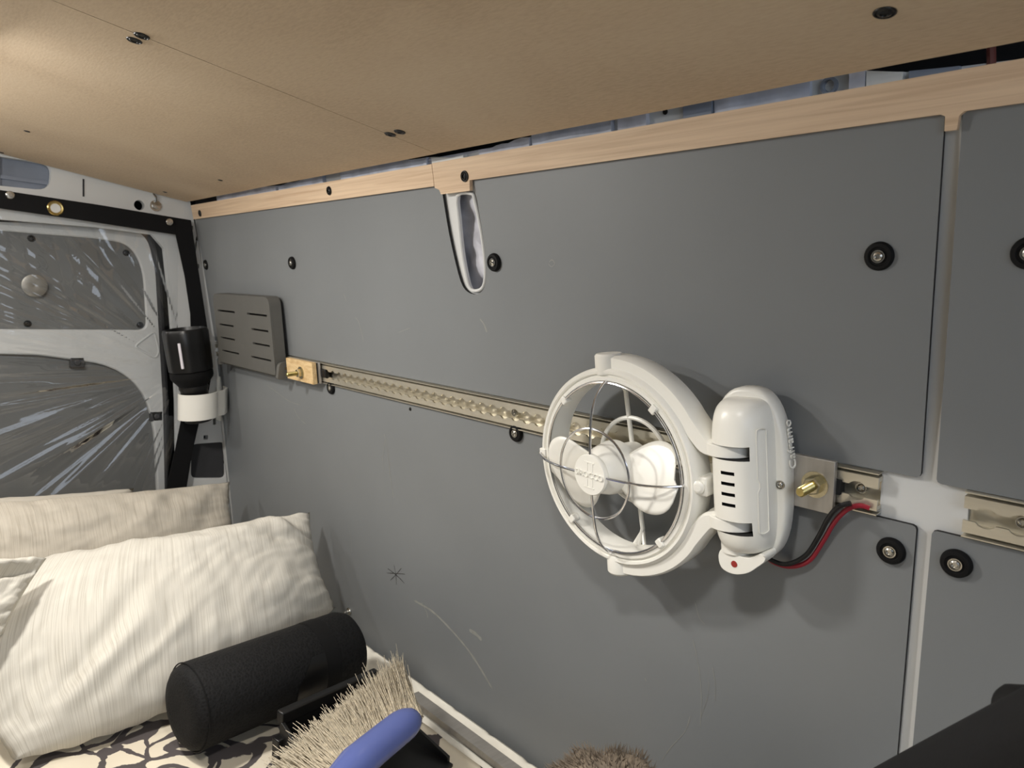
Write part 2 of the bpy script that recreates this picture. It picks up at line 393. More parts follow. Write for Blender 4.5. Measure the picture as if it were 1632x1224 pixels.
# marks rubbed on the panels
def scuff(px, wd, mat='scuff'):
    pts = catmull([Vector((*wall_xz(p), 0)) for p in px], 6); mb = MB(); vs = []; fs = []; n = len(pts)
    for i, p in enumerate(pts):
        t = (pts[min(n-1, i+1)]-pts[max(0, i-1)]).normalized(); q = Vector((-t.y, t.x, 0)); h = wd*(0.35+0.65*abs(noise.noise(p*60+Vector((9, 1, 2)))))*(1 if 0 < i < n-1 else 0.2)
        for s in (1, -1): a = p+q*h*s; vs.append(wall_map(a.x, a.y, 0.0003))
    fs = [(2*i, 2*i+1, 2*i+3, 2*i+2) for i in range(n-1)]
    mb.add(vs, fs); mb.build('scuff', mat, wall)
for px, wd in [([(660, 957), (690, 975), (725, 1010), (755, 1048), (785, 1098)], 0.0050), ([(672, 960), (680, 975), (682, 985)], 0.002),
               ([(748, 1004), (758, 1010), (768, 1020)], 0.008), ([(612, 690), (618, 720), (622, 760), (628, 795)], 0.0012), ([(614, 700), (610, 730), (612, 750)], 0.001),
               ([(1104, 1018), (1113, 1060), (1118, 1110), (1116, 1158)], 0.0009), ([(1135, 1062), (1140, 1090), (1140, 1115)], 0.0007), ([(1118, 1140), (1128, 1110), (1130, 1085)], 0.0005),
               ([(1054, 1212), (1070, 1190), (1092, 1165), (1100, 1140)], 0.0009), ([(1370, 540), (1392, 546), (1420, 544)], 0.0035), ([(875, 418), (880, 414), (884, 420), (879, 425), (874, 420)], 0.001),
               ([(765, 508), (772, 518), (776, 530)], 0.003), ([(426, 614), (445, 628), (462, 640), (478, 645)], 0.0013), ([(468, 650), (474, 662), (478, 668)], 0.0013), ([(480, 670), (488, 676)], 0.002), ([(555, 835), (560, 860), (561, 880)], 0.0008),
               ([(548, 468), (552, 480)], 0.0015), ([(566, 506), (572, 514), (580, 545)], 0.0012), ([(1108, 960), (1115, 985), (1124, 995)], 0.0008), ([(635, 530), (655, 522)], 0.001), ([(1028, 1080), (1030, 1086)], 0.0012)]: scuff(px, wd)
for a, b in [((616, 913), (646, 915)), ((622, 925), (640, 905)), ((628, 900), (632, 932)), ((618, 906), (640, 924)), ((645, 930), (626, 912))]: scuff([a, ((a[0]+b[0])/2+1, (a[1]+b[1])/2), b], 0.0012, 'scuff_dark')

# ------------------------------------------------------------------ maple trim along the roof edge
def trim(name, outline):
    mb = MB(); sheet(mb, outline, [], 0.0003, 0.0065, wall_map, (0.2, 0.02)); o = mb.build(name, 'maple'); tag(o, kind='structure'); return o
xs = wall_xz((696, 285))[0]; xa = wall_xz((705, 300))[0]; xb = wall_xz((754, 292))[0]; zt_ = wall_xz((720, 308))[1]
tr1 = trim('trim_1', rounded([(X0+0.002, 0.1865), (xs-0.0006, 0.1865), (xs-0.0006, 0.2195), (X0+0.002, 0.2225)], 0.0008, 2))
tr2 = trim('trim_2', rounded([(xs+0.0006, 0.184), (xa, 0.180), (xa+0.003, zt_), (xb-0.002, zt_), (xb, 0.188), (XS-0.002, 0.188), (XS+0.002, 0.186), (XS+0.002, 0.174), (XS2-0.002, 0.174), (XS2-0.001, 0.185), (XS2+0.003, 0.188), (XR, 0.188), (XR, 0.2205), (xs+0.0006, 0.2205)], 0.0006, 2))
for p, par in [((319, 340), tr1), ((525, 304), tr1), ((741, 281), tr2)]:
    x, z = wall_xz(p, 0.0065); inst('screw', cmesh, par, wall_frame(x, z, 0.0062))
# metal, insulation and black-painted gaps seen above the trim
top_px = [(1632, 93), (1520, 107), (1440, 115), (1350, 112), (1290, 106), (1000, 168), (905, 196), (860, 213), (780, 237), (725, 251), (690, 250), (600, 260), (440, 297), (400, 298), (330, 314)]
top_xz = sorted(wall_xz(p, -0.016) for p in top_px)
def rail_top(x):
    if x <= top_xz[0][0]: return top_xz[0][1]
    for (xa0, za0), (xb0, zb0) in zip(top_xz, top_xz[1:]):
        if x <= xb0: return za0+(zb0-za0)*(x-xa0)/(xb0-xa0)
    return top_xz[-1][1]
mb = MB(); sheet(mb, [(X0, 0.19), (XR, 0.19), (XR, top_xz[-1][1])]+top_xz[::-1]+[(X0, top_xz[0][1])], [], -0.024, -0.018, wall_map, (0.2, 0.03)); mb.build('roof_rail', 'white_metal', wall)
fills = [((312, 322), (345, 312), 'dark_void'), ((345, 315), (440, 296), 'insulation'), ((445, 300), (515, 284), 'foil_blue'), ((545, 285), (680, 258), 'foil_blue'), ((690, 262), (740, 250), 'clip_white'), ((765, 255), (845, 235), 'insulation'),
         ((850, 232), (975, 205), 'foil_blue'), ((985, 200), (1030, 185), 'insulation'), ((1090, 178), (1135, 165), 'glass_blue'), ((1137, 170), (1290, 140), 'foil_blue'), ((1355, 128), (1380, 120), 'insulation'), ((1382, 125), (1440, 112), 'clip_white'), ((1450, 110), (1530, 95), 'glass_blue')]
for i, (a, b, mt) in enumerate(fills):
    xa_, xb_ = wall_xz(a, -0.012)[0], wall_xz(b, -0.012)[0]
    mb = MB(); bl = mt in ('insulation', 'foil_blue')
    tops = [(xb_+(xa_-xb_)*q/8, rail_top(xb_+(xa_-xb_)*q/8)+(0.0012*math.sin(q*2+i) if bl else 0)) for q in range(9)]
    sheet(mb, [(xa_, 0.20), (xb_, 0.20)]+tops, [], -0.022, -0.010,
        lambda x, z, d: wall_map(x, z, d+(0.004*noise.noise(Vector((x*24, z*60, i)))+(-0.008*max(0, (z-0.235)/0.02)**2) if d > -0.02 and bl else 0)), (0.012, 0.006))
    mb.build('insulation_strip' if bl else 'bracket_void_fill', mt, wall)  # dark_void strip is a gap's shade painted black, the others are brackets
x, z = wall_xz((1060, 178), -0.017); inst('screw', dmesh, wall, wall_frame(x, z, -0.0175))
x, z = wall_xz((1325, 137), -0.02); mb = MB(); mb.lathe([(0.008, -0.004), (0.008, 0.003), (0.0055, 0.003), (0.005, -0.002), (0, -0.002)], 20); mb.build('rubber_plug', 'glass_blue', wall, m=wall_frame(x, z, -0.016))
mb = MB(); p0 = wall_map(wall_xz((1572, 105), -0.01)[0], 0.215, -0.016); mb.tube([p0+Vector((0.004, 0, -0.01)), p0+Vector((0, 0, 0.02)), p0+Vector((-0.003, 0.004, 0.06))], 0.0035, 8); mb.build('wire', 'orange_wire', wall)
mb = MB(); sheet(mb, [(X0, 0.22), (XR, 0.22), (XR, 0.36), (X0, 0.36)], [], -0.075, -0.07, wall_map, (0.2, 0.05)); mb.build('roof_void', 'dark_void', wall)  # black sheet painted as the darkness above the roof rail

# ------------------------------------------------------------------ ceiling boards
ceil = empty('ceiling'); tag(ceil, kind='structure')
def cmap(x, y, d): return Vector((x, y, ceil_z(y)+CZ+d))
XSEAM = -0.904; YE = 0.668
def board(x0, x1, lift, y0):
    k = max(2, int((x1-x0)/0.06)); edge = [(x1-(x1-x0)*i/k, YE+0.004*noise.noise(Vector(((x1-(x1-x0)*i/k)*5, 1, 0)))) for i in range(k+1)]
    mb = MB(); sheet(mb, [(x0, y0), (x1, y0)]+edge, [], lift, lift+0.004, cmap, (0.2, 0.2)); mb.build('board', 'hardboard', ceil)
board(-1.998, XSEAM-0.0002, 0.0, -1.15); board(XSEAM+0.0002, 0.36, 0.0003, -1.15)
CM = lambda v: Matrix.Translation(O(v)) @ Matrix.Rotation(-math.atan(CEIL_S), 4, 'X') @ Matrix.Rotation(PI, 4, 'X')
for p in [(214, 64), (226, 57), (622, 214), (637, 210), (43, 209), (351, 287), (263, 306), (1410, 20), (2, 243), (180, 296)]:
    c = at_ceil(p); o = inst('screw', cmesh, ceil, CM(c))
    o.scale = (0.62, 0.62, 0.4) if p[0] in (43, 351, 263, 2, 180) else (1, 1, 0.45)

# ------------------------------------------------------------------ rear end of the van
back = empty('wall_back'); tag(back, kind='structure')
def rear(p, x): v = at_x(p, x); return (v.y, v.z)
def rmap(xp): return lambda y, z, d: Vector((xp+d, y, z+CZ))
XB = -2.012                                                   # face of the rear body frame
open_px = [(-20, 348), (150, 362), (243, 374), (262, 396), (271, 480), (277, 560), (281, 640), (282, 720), (282, 800), (284, 880)]
op = [rear(p, XB) for p in open_px]
opening = [(-1.1, op[0][1]+0.02)]+op+[(op[-1][0], -1.1), (-1.1, -1.1)]
vent = rounded([rear(p, XB) for p in [(-60, 240), (82, 262), (80, 304), (-60, 290)]], [0, 0.02, 0.03, 0], 5)
pocket = rounded([rear(p, XB) for p in [(305, 708), (358, 704), (359, 762), (304, 762)]], 0.016, 4)
plug = circle(*rear((222, 327), XB), 0.0125, 18)
def sq(px, py, s, sy=None): y, z = rear((px, py), XB); return rrect(y-s, z-(sy or s), y+s, z+(sy or s), s*0.3, 2)
small = [sq(304.5, 363, 0.0055), sq(314, 424, 0.0055), sq(342, 670, 0.004, 0.012), sq(328, 697, 0.006), [rear(p, XB) for p in [(313, 374), (315, 382), (312, 402), (309.5, 411), (309.5, 400)]][::-1]]
mb = MB(); ylim = 0.83
edge_r = [(yw(-0.86+1.22*i/40)-0.001, -0.86+1.22*i/40) for i in range(41)]
sheet(mb, [(-1.1, -0.86)]+edge_r+[(-1.1, 0.36)], [opening[1:-2]+[(op[-1][0], -0.855), (-1.09, -0.855), (-1.09, op[0][1])], vent, pocket, plug]+small, -0.02, 0.0, rmap(XB), (0.06, 0.03))
mb.build('body_frame', 'white_metal', back, smooth=25)
mb = MB(); mb.box((XB-0.13, -1.1, -0.86+CZ), (XB-0.12, 0.9, 0.38+CZ)); mb.build('cavity', 'dark_void', back)  # black backing sheet, stands for the darkness behind the rear frame
y, z = rear((40, 280), XB); mb = MB(); mb.box((XB-0.03, y-0.2, z-0.03+CZ), (XB-0.024, y+0.07, z+0.06+CZ)); mb.box((XB-0.024, y-0.2, z-0.012+CZ), (XB-0.016, y+0.07, z-0.004+CZ)); mb.box((XB-0.024, y-0.055, z-0.03+CZ), (XB-0.016, y-0.045, z+0.06+CZ)); mb.build('vent_panel', 'glass_blue', back)
mb = MB(); y, z = rear((332, 735), XB); mb.box((XB-0.014, y-0.05, z-0.055+CZ), (XB-0.006, y+0.045, z+0.055+CZ)); mb.build('pocket_cover', 'seal_dark', back)
RM = lambda x, y, z: Matrix.Translation((x, y, z+CZ)) @ Matrix.Rotation(PI/2, 4, 'Y')
y, z = rear((248, 328), XB); mb = MB(); mb.lathe([(0.014, 0), (0.014, 0.003), (0.009, 0.003), (0.009, 0.008), (0, 0.009)], 6 * 4); o = mb.build('bolt', 'steel', back, m=RM(XB, y, z))
mb = MB(); y1, z1 = rear((243, 313), XB); mb.tube([(XB+0.004, y, z+CZ+0.008), (XB+0.012, y-0.003, z+CZ+0.02), (XB+0.006, y1, z1+CZ+0.006)], 0.003, 8); mb.build('hook', 'steel', back)
y, z = rear((133, 300), XB); mb = MB(); mb.box((XB-0.001, y-0.002, z-0.02+CZ), (XB+0.0008, y+0.002, z+0.022+CZ)); mb.build('weld_seam', 'seal_dark', back)
# rear door
XD = -2.065
door = empty('door_1', Matrix.Translation((XD, 0.1, 0.3))); tag(door, kind='structure')
dinv = door.matrix_world.inverted()
def dbuild(mb, name, mat, parent=None, **k):
    o = mb.build(name, mat, None, **k)
    if k.get('m') is not None: o.matrix_world = dinv @ o.matrix_world if parent is None else o.matrix_world
    else: o.data.transform(dinv)
    o.parent = parent or door; return o
def rd(p): return rear(p, XD)
win = rounded([rd(p) for p in [(-120, 358), (150, 380), (205, 388), (228, 425), (234, 526), (-120, 524)]], [0, 0.01, 0.03, 0.05, 0.025, 0], 6)
low = rounded([rd(p) for p in [(-120, 562), (60, 566), (180, 582), (232, 625), (247, 690), (252, 800), (-120, 830)]], [0, 0.01, 0.06, 0.06, 0.03, 0.005, 0], 6)
dout = rounded([rd(p) for p in [(-400, 340), (150, 352), (236, 363), (252, 430), (257, 520), (264, 640), (266, 900), (-400, 900)]], [0, 0.02, 0.06, 0.02, 0.02, 0.02, 0, 0], 6)
mb = MB(); sheet(mb, dout, [win, low], -0.03, 0.0, rmap(XD), (0.1, 0.1)); dbuild(mb, 'door_skin', 'white_metal', bevel=0.004)
mb = MB(); sheet(mb, win, [], -0.012, -0.007, rmap(XD)); dbuild(mb, 'panel', 'door_panel')
mb = MB(); sheet(mb, low, [], -0.022, -0.016, rmap(XD)); dbuild(mb, 'panel', 'door_panel')
mb = MB(); loop = [Vector((XD-0.004, a[0], a[1]+CZ)) for a in dout if a[0] > -0.9]; mb.tube(loop, 0.009, 8); dbuild(mb, 'rubber_seal', 'seal_dark')
tri = rounded([rd(p) for p in [(214, 552), (246, 528), (254, 560), (248, 572)]], 0.012, 4)
mb = MB(); mb.tube([Vector((XD+0.0005, a[0], a[1]+CZ)) for a in tri], 0.0025, 6, closed=True); dbuild(mb, 'stamped_line', 'white_metal')
y, z = rear((53, 455), XD-0.007); mb = MB(); mb.lathe([(0.012, 0), (0.012, 0.012), (0.026, 0.014), (0.027, 0.018), (0.0235, 0.019), (0.004, 0.0195), (0, 0.0185)], 28); dbuild(mb, 'knob', 'knob_steel', m=RM(XD-0.007, y, z))
for p in [(50, 380), (201, 403), (223, 518), (44, 516)]:
    y, z = rear(p, XD-0.007); o = inst('screw', cmesh, None, dinv @ RM(XD-0.007, y, z)); o.parent = door
for p in [(121, 577), (247, 662)]:
    y, z = rear(p, XD-0.016); mb = MB(); mb.box((0, -0.016, -0.014), (0.016, 0.016, 0.014)); mb.lathe([(0.008, 0.0), (0.008, 0.004), (0.004, 0.005), (0, 0.004)], 14, Matrix.Translation((0.016, 0, 0)) @ Matrix.Rotation(PI/2, 4, 'Y')); dbuild(mb, 'clip', 'clip_dark', bevel=0.002, m=Matrix.Translation((XD-0.016, y, z+CZ)))

# ------------------------------------------------------------------ rest of the van shell, out of view
mb = MB(); mb.box((-2.1, -1.15, -0.04), (0.8, 0.95, 0)); tag(mb.build('floor', 'rubber_floor'), kind='structure')
mb = MB(); mb.box((-2.07, -1.19, 0), (0.82, -1.15, CZ+0.56)); tag(mb.build('wall_left', 'grey_panel'), kind='structure')
mb = MB(); mb.box((-2.17, -1.19, CZ+0.55), (0.82, 0.99, CZ+0.58)); tag(mb.build('roof', 'white_metal'), kind='structure')
mb = MB(); mb.box((-2.17, 0.95, 0.0), (0.82, 0.99, CZ+0.55)); mb.build('outer_skin', 'white_metal', wall)
mb = MB(); mb.box((-2.19, -1.19, 0.0), (-2.16, 0.99, CZ+0.55)); mb.build('outer_skin', 'white_metal', back)
mb = MB(); sheet(mb, [(-1.17, 0.0), (0.95, 0.0), (0.95, CZ+0.56), (-1.17, CZ+0.56)], [rrect(-1.02, CZ-0.10, 0.30, CZ+0.24, 0.08, 5), rrect(-1.12, CZ+0.275, 0.90, CZ+0.545, 0.02, 3)], 0.0, 0.03, lambda a, b, d: Vector((0.79+d, a, b))); tag(mb.build('wall_front', 'white_metal'), kind='structure')  # unseen front; opening sized for daylight glints, upper slit added to light roof gap

# ------------------------------------------------------------------ clear curtain with black edge band
XC = -1.985
cur = empty('window_curtain', Matrix.Translation((XC, 0.3, 0.45))); tag(cur, 'clear plastic curtain with black edge band hung over the rear door', 'curtain')
cinv = cur.matrix_world.inverted()
def cbuild(mb, name, mat, parent=None, **k):
    o = mb.build(name, mat, None, **k)
    if k.get('m') is not None: o.matrix_world = cinv @ o.matrix_world
    else: o.data.transform(cinv)
    o.parent = parent or cur; return o
def rc(p): return rear(p, XC)
hub_y, hub_z = rc((300, 590)); ty, tz = rc((130, 300))
def film_x(y, z):
    a = math.atan2(z-hub_z, y-hub_y); r = math.hypot(y-hub_y, z-hub_z)
    d1 = 0.010*noise.noise(Vector((a*9, r*1.5, 0)))*min(1, r*5)*math.exp(-r*0.7)+0.007*noise.noise(Vector((a*24, r*2.5, 5)))*min(1, r*6)*math.exp(-r*1.5)
    d2 = 0.008*noise.noise(Vector((y*11+z*1.5, z*1.2, 9)))*max(0, min(1, (z+0.30)*3))+0.005*noise.noise(Vector((y*30+z*4, z*3, 2)))*max(0, min(1, (z+0.25)*3))
    d3 = 0.016*noise.noise(Vector((y*2.2, z*2.2, 4)))
    edge = min(1, abs(z-0.17)*12)*min(1, max(0, (0.66-y))*10+0.15)
    return (d1+d2+d3)*edge
mb = MB(); ny, nz = 260, 150; vs = []; fs = []
yl, yr = -0.75, 0.645
for i in range(ny+1):
    for j in range(nz+1):
        y = yl+(yr-yl)*i/ny; z = -0.565+(0.175+0.565)*j/nz
        if y > 0.60: y = 0.60+(y-0.60)*(1.0+0.5*(0.17-z)/0.7*0.0)
        vs.append((XC-0.004+film_x(y, z), y, z+CZ))
fs = [(i*(nz+1)+j, (i+1)*(nz+1)+j, (i+1)*(nz+1)+j+1, i*(nz+1)+j+1) for i in range(ny) for j in range(nz)]
mb.add(vs, fs); cbuild(mb, 'film', 'clear_film', smooth=180)
def band(px, nm='edge_band', x=XC):
    mb = MB(); sheet(mb, [rear(p, x) for p in px], [], 0.0, 0.003, rmap(x)); return cbuild(mb, nm, 'black_band')
band([(-200, 305), (-200, 276), (0, 303), (160, 327), (304, 351), (304, 378), (280, 374), (150, 354), (0, 332)])
band([(279, 372), (280, 350), (304, 352), (314, 420), (322, 470), (331, 530), (336, 600), (326, 660), (318, 668), (306, 720), (296, 782), (290, 830), (254, 830), (264, 782), (278, 720), (290, 660), (306, 600), (303, 500), (294, 440)], x=XC+0.0035)
def snap(p):
    y, z = rc(p); mb = MB(); mb.lathe([(0.0085, 0), (0.009, 0.0015), (0.0075, 0.003), (0.004, 0.0032), (0.0035, 0.002), (0, 0.002)], 20); cbuild(mb, 'snap', 'steel', m=RM(XC+0.0030 if p[0] < 200 else XC+0.0065, y, z))
for p in [(16, 311), (269, 354)]: snap(p)
y, z = rc((88, 332)); mb = MB(); mb.lathe([(0.0105, 0.0), (0.0165, 0.0), (0.0172, 0.0015), (0.015, 0.0035), (0.012, 0.003), (0.0105, 0.001)], 28, closed=True); g = cbuild(mb, 'grommet', 'brass', m=RM(XC+0.003, y, z))
mb = MB(); mb.lathe([(0.0106, 0.0006), (0, 0.0008)], 20, caps=False); cbuild(mb, 'grommet_back', 'white_metal', m=RM(XC+0.003, y, z))

# ------------------------------------------------------------------ white ring bracket and the black torch standing in it
xt = -1.922
cy_, cz_ = rear((316, 645), xt)
TM = Matrix.Translation((xt, cy_, cz_+CZ)) @ Matrix.Rotation(math.radians(4), 4, 'X')
br = empty('ring_bracket', Matrix.Translation((xt, cy_, cz_+CZ-0.035)))
tag(br, 'white bent-metal ring bracket fixed to the rear corner post', 'bracket')
mb = MB(); RB = 0.048; path = []
for i in range(25): a = math.radians(150+(360-150+10)*i/24); path.append((RB*math.cos(a+PI/2), RB*math.sin(a+PI/2)))
# band as seen from above: round the front, then a tab back to the post
path = [(math.sin(math.radians(t))*RB*1.0, -math.cos(math.radians(t))*RB) for t in range(-30, 151, 10)]
path = [(px_, py_) for px_, py_ in path]+[(0.018, 0.060), (-0.006, 0.078), (-0.050, 0.084)]
vs = []; fs = []
for (a, b) in path:
    for hgt in (-0.034, 0.034):
        d = Vector((a, b, 0)).normalized()*0.0015
        tilt = 0.10*b
        vs += [(a+d.x, b+d.y, hgt+tilt+0.035), (a-d.x, b-d.y, hgt+tilt+0.035)]
n = len(path)
for i in range(n-1):
    k, l = i*4, i*4+4
    fs += [(k, l, l+2, k+2), (k+1, k+3, l+3, l+1), (k+2, l+2, l+3, k+3), (k, k+1, l+1, l)]
fs += [(0, 2, 3, 1), ((n-1)*4, (n-1)*4+1, (n-1)*4+3, (n-1)*4+2)]
mb.add(vs, fs); mb.build('ring_band', 'white_plastic', br, smooth=50)
mb = MB(); y0, z0 = rear((349, 577), XB+0.006); y1, z1 = rear((362, 668), XB+0.006)
mb.box((XB+0.002-xt, y0-cy_, z1-cz_+0.035), (XB+0.006-xt, y0-cy_+0.004, z0-cz_+0.035))
mb.box((XB+0.002-xt, y0-cy_-0.004, z1-cz_+0.035), (XB+0.03-xt, y0-cy_, z0-cz_+0.035)); mb.box((XB+0.002-xt, y0-cy_-0.004, z0-cz_+0.032), (XB+0.03-xt, y0-cy_+0.028, z0-cz_+0.036))
mb.build('post_tab', 'white_plastic', br)
to = empty('torch', TM @ Matrix.Translation((-0.002, 0.0, -0.045)) @ Matrix.Rotation(math.radians(5), 4, 'X')); tag(to, 'black torch with fluted head and a pale strip, standing in the white ring bracket', 'torch')
mb = MB(); mb.lathe([(0.030, 0.0), (0.034, 0.002), (0.034, 0.085), (0.037, 0.092), (0.036, 0.1)], 28); mb.build('barrel', 'black_plastic', to)
mb = MB(); mb.lathe([(0.036, 0.098), (0.040, 0.104), (0.051, 0.118), (0.053, 0.124), (0.053, 0.136), (0.050, 0.138)], 28); mb.build('collar', 'black_rubber', to)
mb = MB(); seg = 48; prof = [(0.050, 0.136), (0.054, 0.14), (0.0555, 0.20), (0.056, 0.240), (0.053, 0.248), (0.048, 0.2485), (0.046, 0.240), (0, 0.238)]; vs = []
for i in range(seg):
    a = 2*PI*i/seg; fl = 1-0.05*(0.5+0.5*math.cos(a*8))
    vs += [((r*(fl if r > 0.049 else 1))*math.cos(a), (r*(fl if r > 0.049 else 1))*math.sin(a), h) for r, h in prof]
n = len(prof); fs = [(i*n+k, ((i+1) % seg)*n+k, ((i+1) % seg)*n+k+1, i*n+k+1) for i in range(seg) for k in range(n-1)]
mb.add(vs, fs); hd = mb.build('head', 'black_plastic', to)
mb = MB(); a = math.radians(-38); mb.box((-0.003, -0.0035, 0.152), (0.003, 0.0035, 0.218), 0, Matrix.Rotation(a, 4, 'Z') @ Matrix.Translation((0.0535, 0, 0))); mb.build('pale_strip', 'white_strip', to, bevel=0.0015)

# ------------------------------------------------------------------ slotted track rails let into the wall
ZR = -0.1612; RH = 0.0218; PITCH = 0.0254
def rail(name, x0, x1, xh, label, screws, n0=-0.0130):
    xm = (x0+x1)/2; root = empty(name, wall_frame(xm, ZR)); tag(root, label, 'rail', 'slotted track rails on the wall')
    L = (x1-x0)/2
    mb = MB(); mb.box((-L, -RH, n0), (L, RH, n0+0.002)); mb.build('track_base', 'aluminium', root)
    mb = MB()
    for s in (-1, 1):
        mb.box((-L, s*RH-0.0012 if s > 0 else s*RH, n0+0.002), (L, s*RH if s > 0 else s*RH+0.0012, 0.006)); mb.box((-L, s*0.0150-0.0023, n0+0.002), (L, s*0.0150+0.0023, 0.0024))
    mb.build('track_side', 'aluminium', root)
    h, r = 0.0058, 0.0098; th = math.asin(h/r); up = []; dn = []
    k0 = math.ceil((x0-xh)/PITCH); k1 = math.floor((x1-xh)/PITCH)
    up.append((-L, h)); dn.append((-L, -h))
    for k in range(k0, k1+1):
        c = xh+k*PITCH-xm
        if c-r < -L+0.001 or c+r > L-0.001: continue
        for i in range(9):
            a = PI-th-(PI-2*th)*i/8; up.append((c+r*math.cos(a), r*math.sin(a))); dn.append((c+r*math.cos(a), -r*math.sin(a)))
    up.append((L, h)); dn.append((L, -h))
    mb = MB(); fl = lambda a, b, d: Vector((a, b, d))
    sheet(mb, up+[(L, RH-0.0045), (-L, RH-0.0045)], [], 0.0022, 0.0052, fl); sheet(mb, dn+[(L, -RH+0.0045), (-L, -RH+0.0045)], [], 0.0022, 0.0052, fl)
    mb.build('track_lip', 'aluminium', root, smooth=30)
    for p in screws:
        x, z = wall_xz(p); inst('screw', smesh, root, Matrix.Translation((x-xm, 0, n0+0.006)) @ Matrix.Scale(0.9, 4))
xe = wall_xz((1403, 772))[0]; xh = wall_xz((1369, 775))[0]
rail('track_rail', -1.985, xe, xh, 'long slotted aluminium track rail between the two large grey panels behind the fan', [(1369, 775), (815, 657)])
xe2 = wall_xz((1538, 815))[0]; xh2 = wall_xz((1628, 832))[0]
rail('track_rail', xe2, 0.5, xh2, 'short slotted aluminium track rail beyond the white seam post', [(1628, 832)])

# ------------------------------------------------------------------ folded grey shelf on the rail
def pl(p, n): x, z = wall_xz(p, n); return x, z
sx0, sz0 = -1.66, ZR
shf = empty('folding_shelf', wall_frame(-1.73, ZR)); tag(shf, 'grey plastic shelf with slots folded up against the wall near the rear corner', 'shelf')
def loc(p, n): x, z = wall_xz(p, n); return (x+1.73, (z-ZR)*math.sqrt(1+yws(ZR)**2))
NF = 0.040
cor = [loc((344, 575), NF), loc((431, 596), NF), loc((434, 476), NF), loc((343, 468), NF)]
xa_, xb_ = (cor[0][0]+cor[3][0])/2, (cor[1][0]+cor[2][0])/2; za_, zb_ = (cor[0][1]+cor[1][1])/2, (cor[2][1]+cor[3][1])/2
outl = rounded([(xa_, za_), (xb_, za_), (xb_, zb_), (xa_, zb_)], [0.006, 0.006, 0.022, 0.022], 5)
holes = []
W_, H_ = xb_-xa_, zb_-za_
for k, f in enumerate((0.18, 0.37, 0.56, 0.76)):
    s = 0.0 if k in (0, 3) else 0.05
    holes.append(rrect(xa_+W_*0.07, za_+H_*f-0.0022, xa_+W_*(0.40-s), za_+H_*f+0.0022, 0.0021, 3)); holes.append(rrect(xa_+W_*(0.62+s), za_+H_*f-0.0022, xa_+W_*0.95, za_+H_*f+0.0022, 0.0021, 3))
fl = lambda a, b, d: Vector((a, b, d))
mb = MB(); sheet(mb, outl, holes, NF-0.006, NF, fl); mb.build('tray', 'shelf_grey', shf, smooth=30, bevel=0.0015)
mb = MB(); sheet(mb, [(a*1.0, b) for a, b in outl], [[((a-(xa_+xb_)/2)*0.955+(xa_+xb_)/2, (b-(za_+zb_)/2)*0.955+(za_+zb_)/2) for a, b in outl]], 0.012, NF-0.006, fl); mb.build('rim', 'shelf_grey', shf, smooth=40)
mb = MB(); sheet(mb, [((a-(xa_+xb_)/2)*0.95+(xa_+xb_)/2, (b-(za_+zb_)/2)*0.95+(za_+zb_)/2) for a, b in outl], [], 0.020, 0.024, fl); mb.build('slot_shade', 'slot_dark', shf)  # dark sheet behind the tray, paints shade into its slots
mb = MB(); mb.tube([(xa_-0.005, za_-0.004, 0.02), (xb_+0.01, za_-0.004, 0.02)], 0.006, 12); mb.build('hinge_rod', 'shelf_grey', shf)
for xx in (xa_-0.004, xb_+0.010):
    mb = MB(); o2 = rounded([(-0.016, 0.0066), (0.022, 0.0066), (0.022, 0.036), (-0.016, 0.044)], [0.003, 0.003, 0.01, 0.006], 4)
    sheet(mb, o2, [], 0, 0.012 if xx > xa_ else 0.006, lambda a, b, d, xx=xx: Vector((xx+d-0.004, za_+a+0.008, b))); lg = mb.build('hinge_lug', 'shelf_grey', shf, smooth=30)
    if xx > xa_: mb = MB(); mb.lathe([(0.0032, 0), (0.003, 0.0012), (0, 0.0014)], 12, Matrix.Translation((xx+0.008, za_+0.016, 0.022)) @ Matrix.Rotation(PI/2, 4, 'Y')); mb.build('pin', 'steel', lg)

def stud(root, u, v, n0, n1, rr, plate_n, nutr, washr, nut='pale_zinc'):
    M0 = Matrix.Translation((u, v, 0))
    mb = MB(); prof = [(rr*0.85, plate_n)]; n = plate_n
    while n < n1-0.002:
        prof += [(rr, n+0.0003), (rr*0.86, n+0.0008)]; n += 0.0010
    prof += [(rr*0.9, n1-0.001), (rr*0.75, n1), (0, n1)]
    mb.lathe(prof, 18, M0); mb.build('bolt', 'gold_zinc', root)
    mb = MB(); mb.lathe([(nutr, plate_n+0.0016), (nutr, plate_n+0.0016+nutr*0.75), (nutr*0.85, plate_n+0.0016+nutr*0.9), (rr, plate_n+0.0016+nutr*0.9)], 6, M0 @ Matrix.Rotation(0.3, 4, 'Z')); mb.build('nut', nut, root, smooth=20)
    mb = MB(); mb.lathe([(washr, plate_n), (washr, plate_n+0.0016), (rr, plate_n+0.0016)], 28, M0); mb.build('washer', 'pale_zinc', root)

